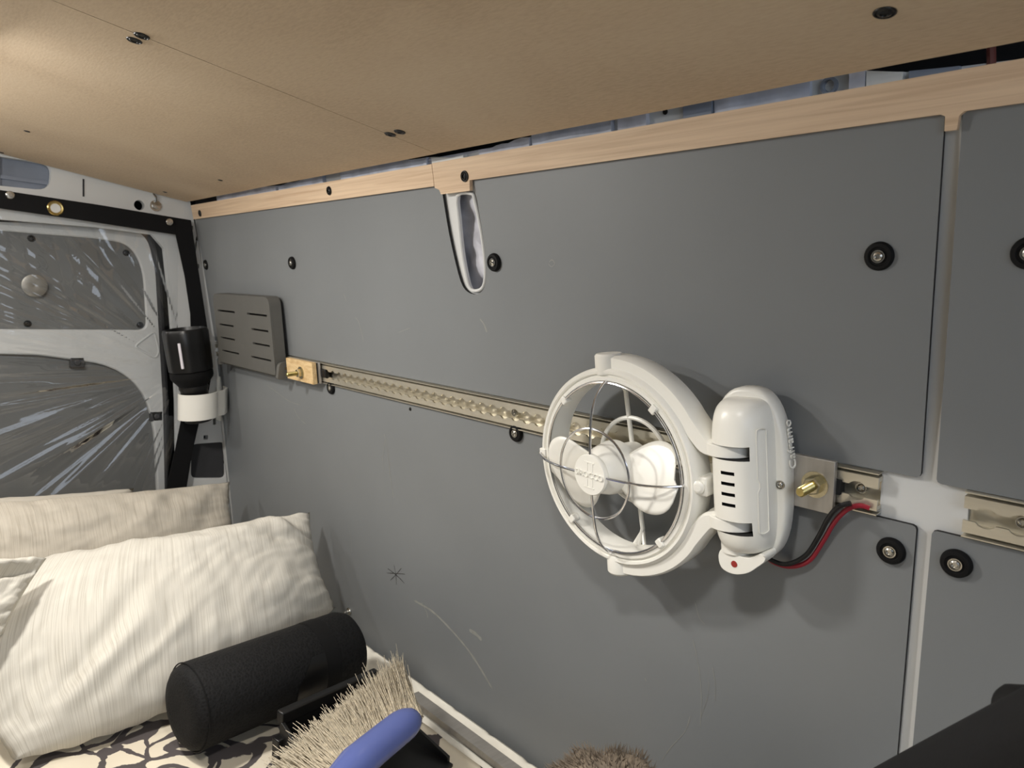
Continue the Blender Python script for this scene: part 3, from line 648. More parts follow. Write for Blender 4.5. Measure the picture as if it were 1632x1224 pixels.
# plywood plate on the rail
pn = 0.026; a = [pl(p, pn) for p in [(459, 600), (499, 609), (497, 581), (457, 570)]]
xw0, xw1 = (a[0][0]+a[3][0])/2-0.004, (a[1][0]+a[2][0])/2; hh = 0.0235
wp = empty('plywood_plate', wall_frame((xw0+xw1)/2, ZR+0.001)); tag(wp, 'small plywood plate with a bolt and nut beside the folded shelf', 'plate'); L = (xw1-xw0)/2
mb = MB(); mb.box((-L, -hh, pn-0.010), (L, hh, pn)); mb.build('plywood', 'plywood', wp, bevel=0.0006)
mb = MB(); mb.box((-L+0.001, -hh+0.001, 0.009), (L+0.006, hh-0.001, 0.0125)); mb.build('back_plate', 'brushed_plate', wp, bevel=0.0005)
mb = MB(); mb.box((-L+0.001, -hh+0.002, 0.0125), (L-0.001, hh-0.002, pn-0.010)); mb.build('gap_shade', 'slot_dark', wp)  # dark block painted as the shaded gap behind the plywood
mb = MB(); mb.box((-0.02, -0.009, -0.003), (L+0.022, 0.009, 0.009)); mb.build('track_stud', 'black_plastic', wp, bevel=0.002)
stud(wp, 0.008, -0.003, 0, 0.060, 0.0048, pn, 0.0095, 0.0135)

# aluminium plate with a zinc bolt beside the fan
pn = 0.0155; xr = pl((1329, 776), pn)[0]; ap = empty('aluminium_plate', wall_frame(xr-0.062, ZR)); tag(ap, 'flat aluminium plate with a brass-coloured bolt beside the white fan base', 'plate')
mb = MB(); mb.box((-0.062, -0.0285, 0.0095), (0.062, 0.0285, pn)); mb.build('plate', 'brushed_plate', ap, bevel=0.0005)
mb = MB(); mb.box((-0.050, -0.008, -0.003), (0.066, 0.008, 0.0095)); mb.build('track_stud', 'slot_dark', ap, bevel=0.001)
bx, bz = pl((1299, 772), pn); stud(ap, bx-(xr-0.062), bz-ZR, 0, 0.050, 0.0052, pn, 0.0098, 0.0140)

# ------------------------------------------------------------------ fan
FM = wall_frame(-0.3725, -0.160, 0.0, math.radians(4.0))
fan = empty('wall_fan', FM); tag(fan, 'white two-arm gimbal fan with chrome wire guard mounted on the wall rail', 'fan')
def superloop(a, b, e, k=48):
    out = []
    for i in range(k):
        t = 2*PI*i/k; c, s = math.cos(t), math.sin(t); out.append((a*math.copysign(abs(c)**(2/e), c), b*math.copysign(abs(s)**(2/e), s)))
    return out
mb = MB(); rings = []
for sc, n in [(0.97, 0.0156), (1.0, 0.017), (1.0, 0.030), (0.985, 0.0335), (0.95, 0.0355), (0.90, 0.036), (0.6, 0.036)]:
    rings.append([(u, v, n) for u, v in superloop(0.043*sc, 0.0965*(sc*0.5+0.5) if sc < 1 else 0.0965, 2.7)])
vs = sum(rings, []); k = 48; fs = [(i*k+j, i*k+(j+1) % k, (i+1)*k+(j+1) % k, (i+1)*k+j) for i in range(len(rings)-1) for j in range(k)]+[list(range(k))[::-1], [(len(rings)-1)*k+j for j in range(k)]]
mb.add(vs, fs); base = mb.build('base', 'white_plastic', fan, smooth=50)
# rounded motor-arm housing
mb = MB(); nb, na = 40, 40; vs = []; fs = []
BU, BV, BN, NB = 0.0335, 0.0850, 0.047, 0.030
def house(a, b):
    cb, sb = math.cos(b), math.sin(b); ca, sa = math.cos(a), math.sin(a)
    e1, e2 = 0.42, 0.85
    rr = abs(cb)**e1
    n = abs(sa)**e2*math.copysign(1, sa)*rr
    return Vector((BU*rr*abs(ca)**e2*math.copysign(1, ca), BV*abs(sb)**e1*math.copysign(1, sb)+0.002, NB+(BN*n if n > 0 else 0.006*n)))
for i in range(nb+1):
    b = -PI/2+PI*i/nb
    for j in range(na): vs.append(house(2*PI*j/na, b))
fs = [(i*na+j, i*na+(j+1) % na, (i+1)*na+(j+1) % na, (i+1)*na+j) for i in range(nb) for j in range(na)]
mb.add(vs, fs); bmv = mb.build('tmp', ['white_plastic', 'slot_dark'], None, smooth=60)
bm = bmesh.new(); bm.from_mesh(bmv.data); bmesh.ops.remove_doubles(bm, verts=bm.verts, dist=1e-6); bmesh.ops.dissolve_degenerate(bm, edges=bm.edges, dist=1e-7); bmesh.ops.recalc_face_normals(bm, faces=bm.faces); bm.to_mesh(bmv.data); bm.free()
body = bmv; body.name = 'housing'; body.data.name = 'housing'
HV = (0.0330, -0.0485)                                           # hinge heights
boxes = [((-0.0085, -0.0018+v, 0.066), (0.0075, 0.0018+v, 0.09), None) for v in (0.0116, 0.0001, -0.0114, -0.0229)]
boxes += [((-0.040, -0.0018+v, 0.048), (-0.0275, 0.0018+v, 0.09), None) for v in (0.0116, 0.0001, -0.0114, -0.0229)]
for hv in HV: boxes.append(((-0.05, hv-0.0075, 0.044), (0.0215, hv+0.0075, 0.09), None))
boxes = [(a, b, None) for a, b, c in boxes]
cut(body, boxes, 'slot_dark'); body.parent = fan  # slot insides coloured dark to stand for their shade
if len(body.data.materials) < 1: body.data.materials.append(MATS['white_plastic'])
# raised strap outline down the right side of the housing
def on_house(u, v):
    best = None
    lo, hi = 0.0, PI/2
    for i in range(40):
        a = (lo+hi)/2; x = BU*abs(math.cos(a))**0.85
        if x > u: lo = a
        else: hi = a
    return Vector((u, v, NB+BN*abs(math.sin(a))**0.85))
pts = []
for i in range(9): a = PI*i/8; pts.append((0.0288+0.0024*math.cos(a), 0.056+0.0030*math.sin(a)))
pts += [(0.0264, 0.03), (0.0264, 0.012), (0.0264, 0.006), (0.0276, 0.001), (0.0276, -0.004), (0.0264, -0.009), (0.0264, -0.03)]
for i in range(9): a = PI+PI*i/8; pts.append((0.0288+0.0024*math.cos(a), -0.051+0.0030*math.sin(a)))
pts += [(0.0312, -0.03), (0.0312, 0.02)]
mb = MB(); mb.tube([on_house(min(u, 0.0318), v) for u, v in pts], 0.0008, 6, closed=True); mb.build('moulded_outline', 'white_plastic', fan)
inst('screw', smesh, fan, Matrix.Translation((0.0372, -0.005, 0.0362)) @ Matrix.Rotation(0.10, 4, 'Y') @ Matrix.Scale(0.75, 4))
text_obj('Caframo', 'raised_lettering', 0.0150, 0.0006, 'white_plastic', fan, Matrix.Translation((0.0438, 0.037, 0.0245)) @ Matrix.Rotation(0.10, 4, 'Z') @ Matrix.Rotation(math.radians(80), 4, 'Y') @ Matrix.Rotation(PI/2, 4, 'Z'))
# ring, arms and guard about the ring centre
RC = Vector((-0.1645, -0.008, 0)); T = Matrix.Translation(RC) @ Matrix.Rotation(math.radians(-2), 4, 'Y')
mb = MB(); mb.lathe([(0.1075, 0.032), (0.120, 0.032), (0.1245, 0.038), (0.1250, 0.060), (0.1238, 0.066), (0.121, 0.069), (0.1180, 0.0685), (0.1168, 0.0655), (0.1150, 0.0655), (0.1138, 0.0685), (0.1095, 0.0685), (0.1075, 0.066)], 84, T, closed=True)
ring = mb.build('ring', 'white_plastic', fan, smooth=40)
for a in (48, 132, 228, 312):
    m = T @ Matrix.Rotation(math.radians(a), 4, 'Z'); mb = MB(); mb.box((0.102, -0.0045, 0.060), (0.113, 0.0045, 0.0715), 0, m); mb.build('wire_clip', 'white_plastic', ring, bevel=0.0015)
m = T @ Matrix.Rotation(math.radians(178), 4, 'Z'); mb = MB(); mb.box((0.114, -0.006, 0.064), (0.1255, 0.006, 0.0705), 0, m); mb.build('wire_clip', 'white_plastic', ring, bevel=0.0015)
mb = MB(); mb.box((0.118, -0.015, 0.038), (0.134, 0.007, 0.062), 0, T); mb.lathe([(0.0075, 0), (0.0075, 0.010), (0.006, 0.012), (0, 0.012)], 20, T @ Matrix.Translation((0.1235, -0.004, 0.056)) @ Matrix.Rotation(0.2, 4, 'Y')); mb.build('swivel_block', 'white_plastic', ring, bevel=0.002)
# two arms from the pivots at top and bottom back to the housing hinges
def arm(sgn):
    pts = [];
    for d in range(92, 27, -5): a = math.radians(d); pts.append((0.1305*math.cos(a), sgn*0.1285*math.sin(a), 0.047))
    pts += [(0.1285, sgn*0.0465, 0.047), (0.137, sgn*0.0415, 0.047), (0.148, sgn*0.0408, 0.047)]
    mb = MB(); pts = catmull([T @ Vector(p) for p in pts], 3); n = len(pts); vs = []; fs = []
    for i, p in enumerate(pts):
        t = (pts[min(n-1, i+1)]-pts[max(0, i-1)]).normalized(); q = t.cross(Vector((0, 0, 1)))
        f = i/(n-1); hw = 0.0105 if f < 0.85 else 0.0105-0.002*(f-0.85)/0.15; hd = 0.0165
        for a_, b_ in ((-1, -0.75), (-0.75, -1), (0.75, -1), (1, -0.75), (1, 0.75), (0.75, 1), (-0.75, 1), (-1, 0.75)): vs.append(p+q*hw*a_+Vector((0, 0, hd*b_)))
    fs = [(i*8+k, i*8+(k+1) % 8, (i+1)*8+(k+1) % 8, (i+1)*8+k) for i in range(n-1) for k in range(8)]+[list(range(8))[::-1], [(n-1)*8+k for k in range(8)]]
    mb.add(vs, fs); ar = mb.build('arm', 'white_plastic', fan, smooth=40)
    mb = MB(); mb.lathe([(0.0165, -0.012), (0.0175, -0.010), (0.0175, 0.011), (0.0155, 0.0135), (0, 0.014)], 28, T @ Matrix.Translation((-0.006, sgn*0.1275, 0.052)) @ Matrix.Rotation(-sgn*PI/2, 4, 'X')); mb.build('pivot_knob', 'white_plastic', ar)
    # hinge band rolling round inside the housing
    hv = HV[0] if sgn > 0 else HV[1]
    mb = MB(); mb.lathe([(0.0, -0.0068), (0.0275, -0.0068), (0.0285, -0.006), (0.0285, 0.006), (0.0275, 0.0068), (0, 0.0068)], 40, Matrix.Translation((-0.0115, hv, 0.046)) @ Matrix.Rotation(PI/2, 4, 'X')); mb.build('hinge_band', 'white_plastic', ar)
arm(1); arm(-1)
# back grille, motor, blades, hub
mb = MB(); mb.tube([T @ Vector((0.055*math.cos(2*PI*i/48), 0.055*math.sin(2*PI*i/48), 0.022)) for i in range(48)], 0.0030, 8, closed=True)
for a in (95, 275, 5, 185):
    d = Vector((math.cos(math.radians(a)), math.sin(math.radians(a)), 0)); q = Vector((-d.y, d.x, 0))
    mb.tube([T @ (d*0.018+Vector((0, 0, 0.022))), T @ (d*0.090+Vector((0, 0, 0.022))), T @ (d*0.1085+Vector((0, 0, 0.034)))], 0.0030, 8)
    for s in (-1, 1): mb.tube([T @ (d*0.092+Vector((0, 0, 0.022))), T @ (d*0.108+q*0.008*s+Vector((0, 0, 0.032)))], 0.0026, 8)
mb.build('rear_grille', 'white_plastic', fan)
mb = MB(); mb.lathe([(0.020, 0.016), (0.024, 0.020), (0.026, 0.045), (0.026, 0.058), (0.0, 0.058)], 36, T); mb.build('motor', 'white_plastic', fan)
rot = MB(); rot.lathe([(0.0, 0.054), (0.033, 0.054), (0.0335, 0.060), (0.031, 0.078), (0.027, 0.090), (0.022, 0.097), (0, 0.097)], 40, T); spin = rot.build('spinner', 'white_plastic', fan)
for a0 in (-3, 191):
    mb = MB(); vs = []; fs = []; ns, nt = 22, 14; BLM = T @ Matrix.Rotation(math.radians(a0), 4, 'Z')
    W0 = 0.040 if a0 < 90 else 0.050
    for i in range(ns+1):
        s = i/ns; r = 0.016+(0.086 if a0 < 90 else 0.079)*s
        w = 0.017+(W0-0.017)*math.sin(min(1, s/0.62)*PI/2)**1.3
        if s > 0.55: w *= max(0.0, 1-((s-0.55)/0.452)**3.2)**0.5
        w = max(w, 0.002)
        for j in range(nt+1):
            tt = -1+2*j/nt; y = tt*w+0.004*s
            vs.append(BLM @ Vector((r-0.004*tt*s, y, 0.068-y*(0.36 if a0 < 90 else 0.24)+0.007*(1-(y/W0)**2)*s)))
    fs = [(i*(nt+1)+j, (i+1)*(nt+1)+j, (i+1)*(nt+1)+j+1, i*(nt+1)+j+1) for i in range(ns) for j in range(nt)]
    mb.add(vs, fs); bl = mb.build('blade', 'white_plastic', spin, smooth=60); sm = bl.modifiers.new('thick', 'SOLIDIFY'); sm.thickness = 0.0018; sm.offset = 0
mb = MB(); mb.lathe([(0.0, 0.0985), (0.0245, 0.0985), (0.0254, 0.100), (0.0254, 0.1045), (0.0244, 0.1060), (0.0, 0.1063)], 40, T); hub = mb.build('hub_cap', 'white_plastic', fan)
HT = T @ Matrix.Translation((0, 0, 0.1063)) @ Matrix.Rotation(math.radians(-5), 4, 'Z')
text_obj('SIROCCO', 'raised_lettering', 0.0104, 0.0012, 'white_plastic', hub, HT)
mb = MB()
for u in (-0.0042, 0.0042):
    mb.box((u-0.0016, 0.0045, -0.0005), (u+0.0016, 0.0150, 0.0004), 0, HT); mb.box((u-0.0016, -0.0150, -0.0005), (u+0.0016, -0.0045, 0.0004), 0, HT)
for v in (0.0150, -0.0165): mb.box((-0.0080, v, -0.0005), (0.0080, v+0.0015, 0.0004), 0, HT)
mb.build('raised_emblem', 'white_plastic', hub)
# chrome guard
mb = MB()
mb.tube([T @ Vector((0.1070*math.cos(2*PI*i/72), 0.1070*math.sin(2*PI*i/72), 0.0695)) for i in range(72)], 0.0016, 8, closed=True)
mb.tube([T @ Vector((0.0555*math.cos(2*PI*i/56), 0.0555*math.sin(2*PI*i/56), 0.0985)) for i in range(56)], 0.0016, 8, closed=True)
for a in (88, 178, 268, 358):
    d = Vector((math.cos(math.radians(a)), math.sin(math.radians(a)), 0)); q = Vector((-d.y, d.x, 0)); rz = [(0.020, 0.1035), (0.0555, 0.1010), (0.078, 0.0965), (0.096, 0.0870), (0.1085, 0.0730), (0.108, 0.068)]
    if a == 178: rz = [(0.020, 0.1035), (0.0555, 0.1010), (0.085, 0.0940), (0.108, 0.0830), (0.121, 0.0745), (0.1225, 0.0690)]
    pts = catmull([T @ (d*r+Vector((0, 0, z))) for r, z in rz], 5)
    if a != 178: pts += [T @ (d*0.1068+q*0.006+Vector((0, 0, 0.069))), T @ (d*0.1062+q*0.013+Vector((0, 0, 0.0693)))]
    mb.tube(pts, 0.0016, 8)
mb.build('wire_guard', 'chrome', fan)
# latch lever under the housing
M0 = Matrix.Translation((-0.008, -0.0925, 0.046))
mb = MB(); o2 = rounded([(-0.018, 0.006), (-0.016, -0.012), (0.0, -0.016), (0.018, -0.010), (0.040, 0.010), (0.036, 0.018), (0.020, 0.007), (0.004, 0.008), (-0.008, 0.016)], 0.008, 5)
sheet(mb, o2, [], -0.010, 0.014, lambda a, b, d: M0 @ Vector((a, b, d))); lv = mb.build('latch_lever', 'white_plastic', fan, smooth=40, bevel=0.0015)
mb = MB(); mb.lathe([(0.0038, 0.014), (0.0036, 0.0146), (0, 0.0147)], 16, M0 @ Matrix.Translation((0.002, -0.003, 0))); mb.build('red_dot', 'red_dot', lv)
mb = MB(); mb.lathe([(0.017, -0.008), (0.017, 0.004), (0.0, 0.004)], 28, M0 @ Matrix.Translation((-0.002, 0.012, 0.0)) @ Matrix.Rotation(PI/2, 4, 'X')); mb.build('latch_collar', 'white_plastic', lv)

# ------------------------------------------------------------------ fan wires
def wire(name, px, n, mat, label):
    pts = [wall_map(*wall_xz(p, k), k) for p, k in zip(px, n)]
    mb = MB(); mb.tube(catmull(pts, 8), 0.0026, 10); tag(mb.build(name, mat), label, 'wire')
wire('power_wire', [(1218, 884), (1235, 897), (1262, 903), (1290, 893), (1312, 862), (1330, 832), (1350, 812), (1370, 806), (1386, 810)], [0.014, 0.012, 0.0085, 0.008, 0.008, 0.0105, 0.012, 0.0105, 0.0085], 'red_wire', 'red power wire running from the fan base up to the rail')
wire('power_wire', [(1216, 880), (1230, 893), (1255, 899), (1284, 885), (1304, 856), (1320, 826), (1336, 808), (1356, 802)], [0.018, 0.0165, 0.0145, 0.0135, 0.0135, 0.0175, 0.019, 0.0170], 'black_wire', 'black power wire running from the fan base up to the rail')

# ------------------------------------------------------------------ bed
ZBED = -0.772
YM = 0.806
mat_ = empty('mattress', Matrix.Translation((-0.8, 0.1, 0.0))); tag(mat_, 'white quilted mattress filling the van floor beside the grey wall', 'mattress')
minv = mat_.matrix_world.inverted()
mb = MB(); vs = []; fs = []; nx, nyq = 240, 26
def quilt(x, y):
    g = abs(((x*0.9+0.013*math.sin(y*40))/0.085) % 1-0.5)*2
    return 0.004*(1-g**8)
for i in range(nx+1):
    x = -1.99+2.55*i/nx
    prof = [(-0.75, 0.0), (-0.75, CZ+ZBED-0.02), (-0.73, CZ+ZBED-0.006)]+[(-0.70+(0.756+0.70)*k/4, CZ+ZBED-0.005) for k in range(5)]
    prof += [(0.756+k*0.0037, CZ+ZBED-0.003+quilt(x, 0.69+k*0.013)+0.012*math.sin(min(1, k/6)*PI/2)) for k in range(1, 8)]+[(0.787, CZ+ZBED+0.016+quilt(x, 0)), (0.792, CZ+ZBED+0.024+quilt(x, 0)*1.3), (0.799, CZ+ZBED+0.028+quilt(x, 0)*1.5), (0.806, CZ+ZBED+0.026+quilt(x, 0)), (0.811, CZ+ZBED+0.016), (0.8125, CZ+ZBED-0.01), (0.8125, 0.0)]
    n = len(prof); vs += [(x, a, b) for a, b in prof]
fs = [(i*n+k, (i+1)*n+k, (i+1)*n+k+1, i*n+k+1) for i in range(nx) for k in range(n-1)]+[(i*n, i*n+n-1, (i+1)*n+n-1, (i+1)*n) for i in range(nx)]+[list(range(n)), list(range(nx*n, nx*n+n))[::-1]]
mb.add(vs, fs); o = mb.build('topper', 'mattress_white', mat_, smooth=60); o.data.transform(minv)
# printed sheet thrown over it
mb = MB(); vs = []; nx, nyq = 150, 120
for i in range(nx+1):
    for j in range(nyq+1):
        x = -1.97+2.45*i/nx; y = -0.72+(0.752+0.72)*j/nyq
        z = ZBED+0.007+0.010*max(0, noise.noise(Vector((x*5+y*2, y*3, 1))))+0.004*noise.noise(Vector((x*14, y*14, 2)))+0.010*abs(noise.noise(Vector((x*6-y*9, x*1.5+y, 7))))*(1 if x < -0.9 else 0.5)
        vs.append((x, y, z+CZ))
fs = [(i*(nyq+1)+j, (i+1)*(nyq+1)+j, (i+1)*(nyq+1)+j+1, i*(nyq+1)+j+1) for i in range(nx) for j in range(nyq)]
mb.add(vs, fs); sh = mb.build('bed_sheet', 'printed_sheet', smooth=180); tag(sh, 'cream sheet printed with dark brushed loops spread on the mattress', 'sheet')
sm = sh.modifiers.new('thick', 'SOLIDIFY'); sm.thickness = 0.002; sm.offset = -1
# aluminium angle bar lying along the mattress edge
b0 = at_z((664, 1103), ZBED+0.03); b1 = at_z((826, 1224), ZBED+0.03)
yb = (b0.y+b1.y)/2-0.007
mb = MB(); L0, L1 = b0.x, 0.35
prof = [(yb-0.012, ZBED+0.030), (yb+0.012, ZBED+0.030), (yb+0.012, ZBED+0.027), (yb-0.009, ZBED+0.027), (yb-0.009, ZBED+0.0185), (yb-0.012, ZBED+0.0185)]
vs = [(x, a, b+CZ) for x in (L0, L1) for a, b in prof]; n = len(prof)
mb.add(vs, [(k, (k+1) % n, n+(k+1) % n, n+k) for k in range(n)]+[list(range(n))[::-1], [n+k for k in range(n)]])
ab = mb.build('angle_bar', 'brushed_plate', smooth=0); tag(ab, 'long aluminium angle bar lying along the mattress edge by the wall', 'bar')

# ------------------------------------------------------------------ pillows
def pillow(name, label, C, tf, tb, mat, seed, folds=(), nu=72, nv=56, bow=(-0.03, -0.04), pw=0.5):
    """C = corners bottom-left, bottom-right, top-right, top-left of the middle sheet; tf / tb bulge to the front and back"""
    bl, br_, tr_, tl = [Vector(c) for c in C]
    nrm = ((br_-bl).cross(tl-bl)).normalized()
    mb = MB(); vs = []; uvs = []
    for side in (0, 1):
        for i in range(nu+1):
            for j in range(nv+1):
                a, b = i/nu, j/nv; p = bl*(1-a)*(1-b)+br_*a*(1-b)+tr_*a*b+tl*(1-a)*b
                u, v = 2*a-1, 2*b-1
                pr = max(0, (1-abs(u)**2.6)*(1-abs(v)**2.6))**pw
                # edges drawn in between the corners
                p = p+(br_-bl)*(bow[0]*u*(1-v*v) if u < 0 else -0.03*u*(1-v*v))+(tl-bl)*(bow[1]*v*(1-u*u) if v < 0 else -0.04*v*(1-u*u))
                wr = 0.010*noise.noise(Vector((u*2.6+seed, v*2.6, seed)))+0.0035*abs(noise.noise(Vector((u*6-v*4+seed, v*2+u*3, seed+8))))+0.006*noise.noise(Vector((u*7+v*3, v*3-u*2, seed+3)))
                eg = (1-pr)*0.010*noise.noise(Vector((u*9, v*9, seed+5)))
                for (fu, fv, ang, ln, wd, dp) in folds:
                    du, dv = u-fu, v-fv; s_ = du*math.cos(ang)+dv*math.sin(ang); q_ = -du*math.sin(ang)+dv*math.cos(ang)
                    q_ += 0.06*math.sin(s_*4+seed)
                    wr += dp*math.exp(-(s_/ln)**2-(q_/wd)**2)
                k = (tf*pr+wr*pr**0.6+eg) if side == 0 else -(tb*pr)+eg
                p = p+nrm*k
                vs.append(Vector((p.x, p.y, p.z+CZ))); uvs.append((a, b))
    s1 = (nu+1)*(nv+1); fs = []
    for i in range(nu):
        for j in range(nv):
            q = [i*(nv+1)+j, (i+1)*(nv+1)+j, (i+1)*(nv+1)+j+1, i*(nv+1)+j+1]; fs.append(q); fs.append([k+s1 for k in q[::-1]])
    lo = min(v.z for v in vs); floor_z = CZ+ZBED+0.012
    for v in vs:
        if v.z < floor_z: v.z = floor_z+0.15*(v.z-floor_z)*0
    me = bpy.data.meshes.new(name); me.from_pydata([tuple(v) for v in vs], [], fs); me.materials.append(MATS[mat])
    ul = me.uv_layers.new(name='UVMap')
    for lp in me.loops: ul.data[lp.index].uv = uvs[lp.vertex_index]
    bm = bmesh.new(); bm.from_mesh(me); bmesh.ops.remove_doubles(bm, verts=bm.verts, dist=1e-5); bmesh.ops.recalc_face_normals(bm, faces=bm.faces); bm.to_mesh(me); bm.free()
    finish(me, 180)
    o = bpy.data.objects.new(name, me); COL.objects.link(o); tag(o, label, 'pillow', 'pillows against the rear door'); return o
pillow('pillow', 'smooth cream pillow standing behind the others against the curtain', [at_x((-260, 960), -1.93), at_x((212, 900), -1.93), at_x((214, 778), -1.94), at_x((-260, 800), -1.94)], 0.025, 0.02, 'cream_cloth', 11, nu=40, nv=24)
pillow('pillow', 'tan striped pillow squeezed between the front pillow and the curtain', [at_x((-140, 1000), -1.70), at_x((400, 920), -1.66), at_x((366, 768), -1.80), at_x((-140, 808), -1.82)], 0.075, 0.045, 'pillow_slip_tan', 3,
       [(-0.35, 0.8, 1.5, 0.25, 0.05, -0.008), (0.35, 0.6, 1.2, 0.4, 0.06, 0.010), (0.5, 0.6, 1.3, 0.35, 0.05, -0.008), (0.8, 0.4, 1.2, 0.5, 0.08, -0.012)])
f_bl = at_z((25, 1212), ZBED+0.03); f_br = at_y((535, 968), 0.765); f_tr = at_y((494, 816), 0.750); f_tl = at_x((62, 888), -1.56)
pillow('pillow', 'large pale striped pillow lying behind the black speaker', [f_bl, f_br, f_tr, f_tl], 0.085, 0.05, 'pillow_slip', 1,
       [(-0.55, -0.5, 1.0, 0.5, 0.07, 0.016), (-0.62, -0.4, 1.05, 0.45, 0.06, -0.014), (-0.3, -0.55, 0.9, 0.35, 0.05, 0.008), (0.75, 0.75, 2.2, 0.4, 0.10, -0.020), (0.6, 0.8, 2.0, 0.35, 0.10, 0.016), (0.85, 0.2, 2.6, 0.3, 0.07, -0.010), (-0.9, -0.5, 1.2, 0.4, 0.06, -0.02)], bow=(0.10, 0.12))
pillow('pillow', 'pale pillow with a folded corner overlapping the large striped pillow', [at_x((-260, 1120), -1.27), at_x((2, 1015), -1.34), at_x((74, 890), -1.42), at_x((-230, 872), -1.44)], 0.030, 0.022, 'pillow_slip', 6,
       [(0.6, 0.5, 0.6, 0.5, 0.10, -0.025), (0.5, 0.7, 0.6, 0.5, 0.08, 0.02)], nu=56, nv=40)

# ------------------------------------------------------------------ speaker
s0 = at_z((284, 1210), ZBED+0.012); s1 = at_z((556, 1092), ZBED+0.012)
SR = 0.071
ax = (s1-s0); ax.z = 0; SL = ax.length; ax.normalize()
spm = Matrix.Translation(O(s0+Vector((0, 0, SR+0.012)))) @ ax.to_track_quat('Z', 'X').to_matrix().to_4x4()
spk = empty('speaker', spm); tag(spk, 'black cloth-covered cylindrical speaker lying on the bed', 'speaker')
prof = [(0.0, 0.002), (SR*0.55, 0.0), (SR*0.80, 0.003), (SR*0.93, 0.010), (SR, 0.024), (SR, SL*0.5), (SR, SL-0.024), (SR*0.93, SL-0.010), (SR*0.8, SL-0.003), (SR*0.55, SL), (0, SL-0.002)]
seg = 56; me = bpy.data.meshes.new('grille_cloth'); n = len(prof); vs = []; uvs = []; acc = 0; fs = []
arc = [0]
for k in range(1, n): arc.append(arc[-1]+math.hypot(prof[k][0]-prof[k-1][0], prof[k][1]-prof[k-1][1]))
for i in range(seg+1):
    a = 2*PI*i/seg
    for k, (r, h) in enumerate(prof): vs.append((r*math.cos(a), r*math.sin(a), h)); uvs.append((a*SR*2.2, arc[k]*2.2))
fs = [(i*n+k, (i+1)*n+k, (i+1)*n+k+1, i*n+k+1) for i in range(seg) for k in range(n-1)]
me.from_pydata(vs, [], fs); me.materials.append(MATS['speaker_cloth']); ul = me.uv_layers.new(name='UVMap')
for lp in me.loops: ul.data[lp.index].uv = uvs[lp.vertex_index]
finish(me, 50); o = bpy.data.objects.new('grille_cloth', me); COL.objects.link(o); o.parent = spk
mb = MB(); mb.tube([(SR*1.0*math.cos(2*PI*i/48), SR*1.0*math.sin(2*PI*i/48), 0.0165) for i in range(48)], 0.0012, 6, closed=True); mb.build('seam', 'black_rubber', spk)
# glossy control strip down the side and band round one end
def cylpatch(a0, a1, h0, h1, r, k=14):
    mb = MB(); vs = []
    for i in range(k+1):
        a = a0+(a1-a0)*i/k; vs += [(r*math.cos(a), r*math.sin(a), h0(i/k)), (r*math.cos(a), r*math.sin(a), h1(i/k))]
    mb.add(vs, [(2*i, 2*i+2, 2*i+3, 2*i+1) for i in range(k)]); return mb
inv = spm.inverted().to_3x3(); toc = inv @ Vector((0.9, -0.45, 0.6)).normalized(); afc = math.atan2(toc.y, toc.x)
tz_ = inv @ Vector((0, 0, 1)); azu = math.atan2(tz_.y, tz_.x)
dl = (afc-azu+PI) % (2*PI)-PI; sg = 1 if dl > 0 else -1
cylpatch(azu-0.6*sg, azu+2.0*sg, lambda t: SL*0.70, lambda t: SL*0.79, SR+0.0008, 20).build('rubber_band', 'black_rubber', spk)
cylpatch(azu+0.95*sg, azu+2.2*sg, lambda t: SL*(0.62-0.10*min(1, t*2.0)), lambda t: SL*0.70, SR+0.0012, 16).build('control_strip', 'black_plastic', spk)

# ------------------------------------------------------------------ dustpan and brush
p0 = at_z((446, 1226), ZBED+0.02); p1 = at_z((596, 1150), ZBED+0.02)
dx = (p1-p0); dx.z = 0; DL = dx.length; dx.normalize(); dyv = Vector((-dx.y, dx.x, 0))
if dyv.x < 0: dyv = -dyv
dm = Matrix(((dx.x, dyv.x, 0, p0.x), (dx.y, dyv.y, 0, p0.y), (0, 0, 1, ZBED+0.032+CZ), (0, 0, 0, 1)))
dp = empty('dustpan', dm); tag(dp, 'black plastic dustpan lying on the bed under the brush', 'dustpan')
H = 0.086
mb = MB(); mb.box((0, -0.004, 0), (DL, 0.004, H-0.012)); mb.build('back_wall', 'black_plastic', dp, bevel=0.0015)
mb = MB(); mb.box((-0.003, -0.010, H-0.022), (DL+0.003, 0.006, H)); mb.build('top_rim', 'black_plastic', dp, bevel=0.003)
for x in (0, DL):
    mb = MB(); sheet(mb, [(0, 0), (0.19, 0), (0.19, 0.012), (0.10, 0.030), (0.0, H-0.014)], [], -0.003, 0.003, lambda a, b, d, x=x: Vector((x+d, a, b))); mb.build('side_wall', 'black_plastic', dp, bevel=0.001)
mb = MB(); mb.box((0, 0, 0), (DL, 0.20, 0.004)); mb.build('tray', 'black_plastic', dp)
mb = MB(); mb.box((-0.012, -0.006, 0.0), (0.004, 0.012, 0.046)); mb.build('side_rib', 'black_plastic', dp, bevel=0.002)
A = at_z((520, 1262), -0.590); B = at_z((660, 1142), -0.595)
Ct = at_z((432, 1228), -0.645); Dt = at_z((634, 1058), -0.640)
hd_ = (B-A).normalized()
bru = empty('hand_brush', Matrix.Translation(O(A+(B-A)*0.5))); tag(bru, 'hand brush with blue plastic body and stiff beige bristles lying on the dustpan', 'brush'); binv = bru.matrix_world.inverted()
mb = MB(); pts = []; rd_ = []
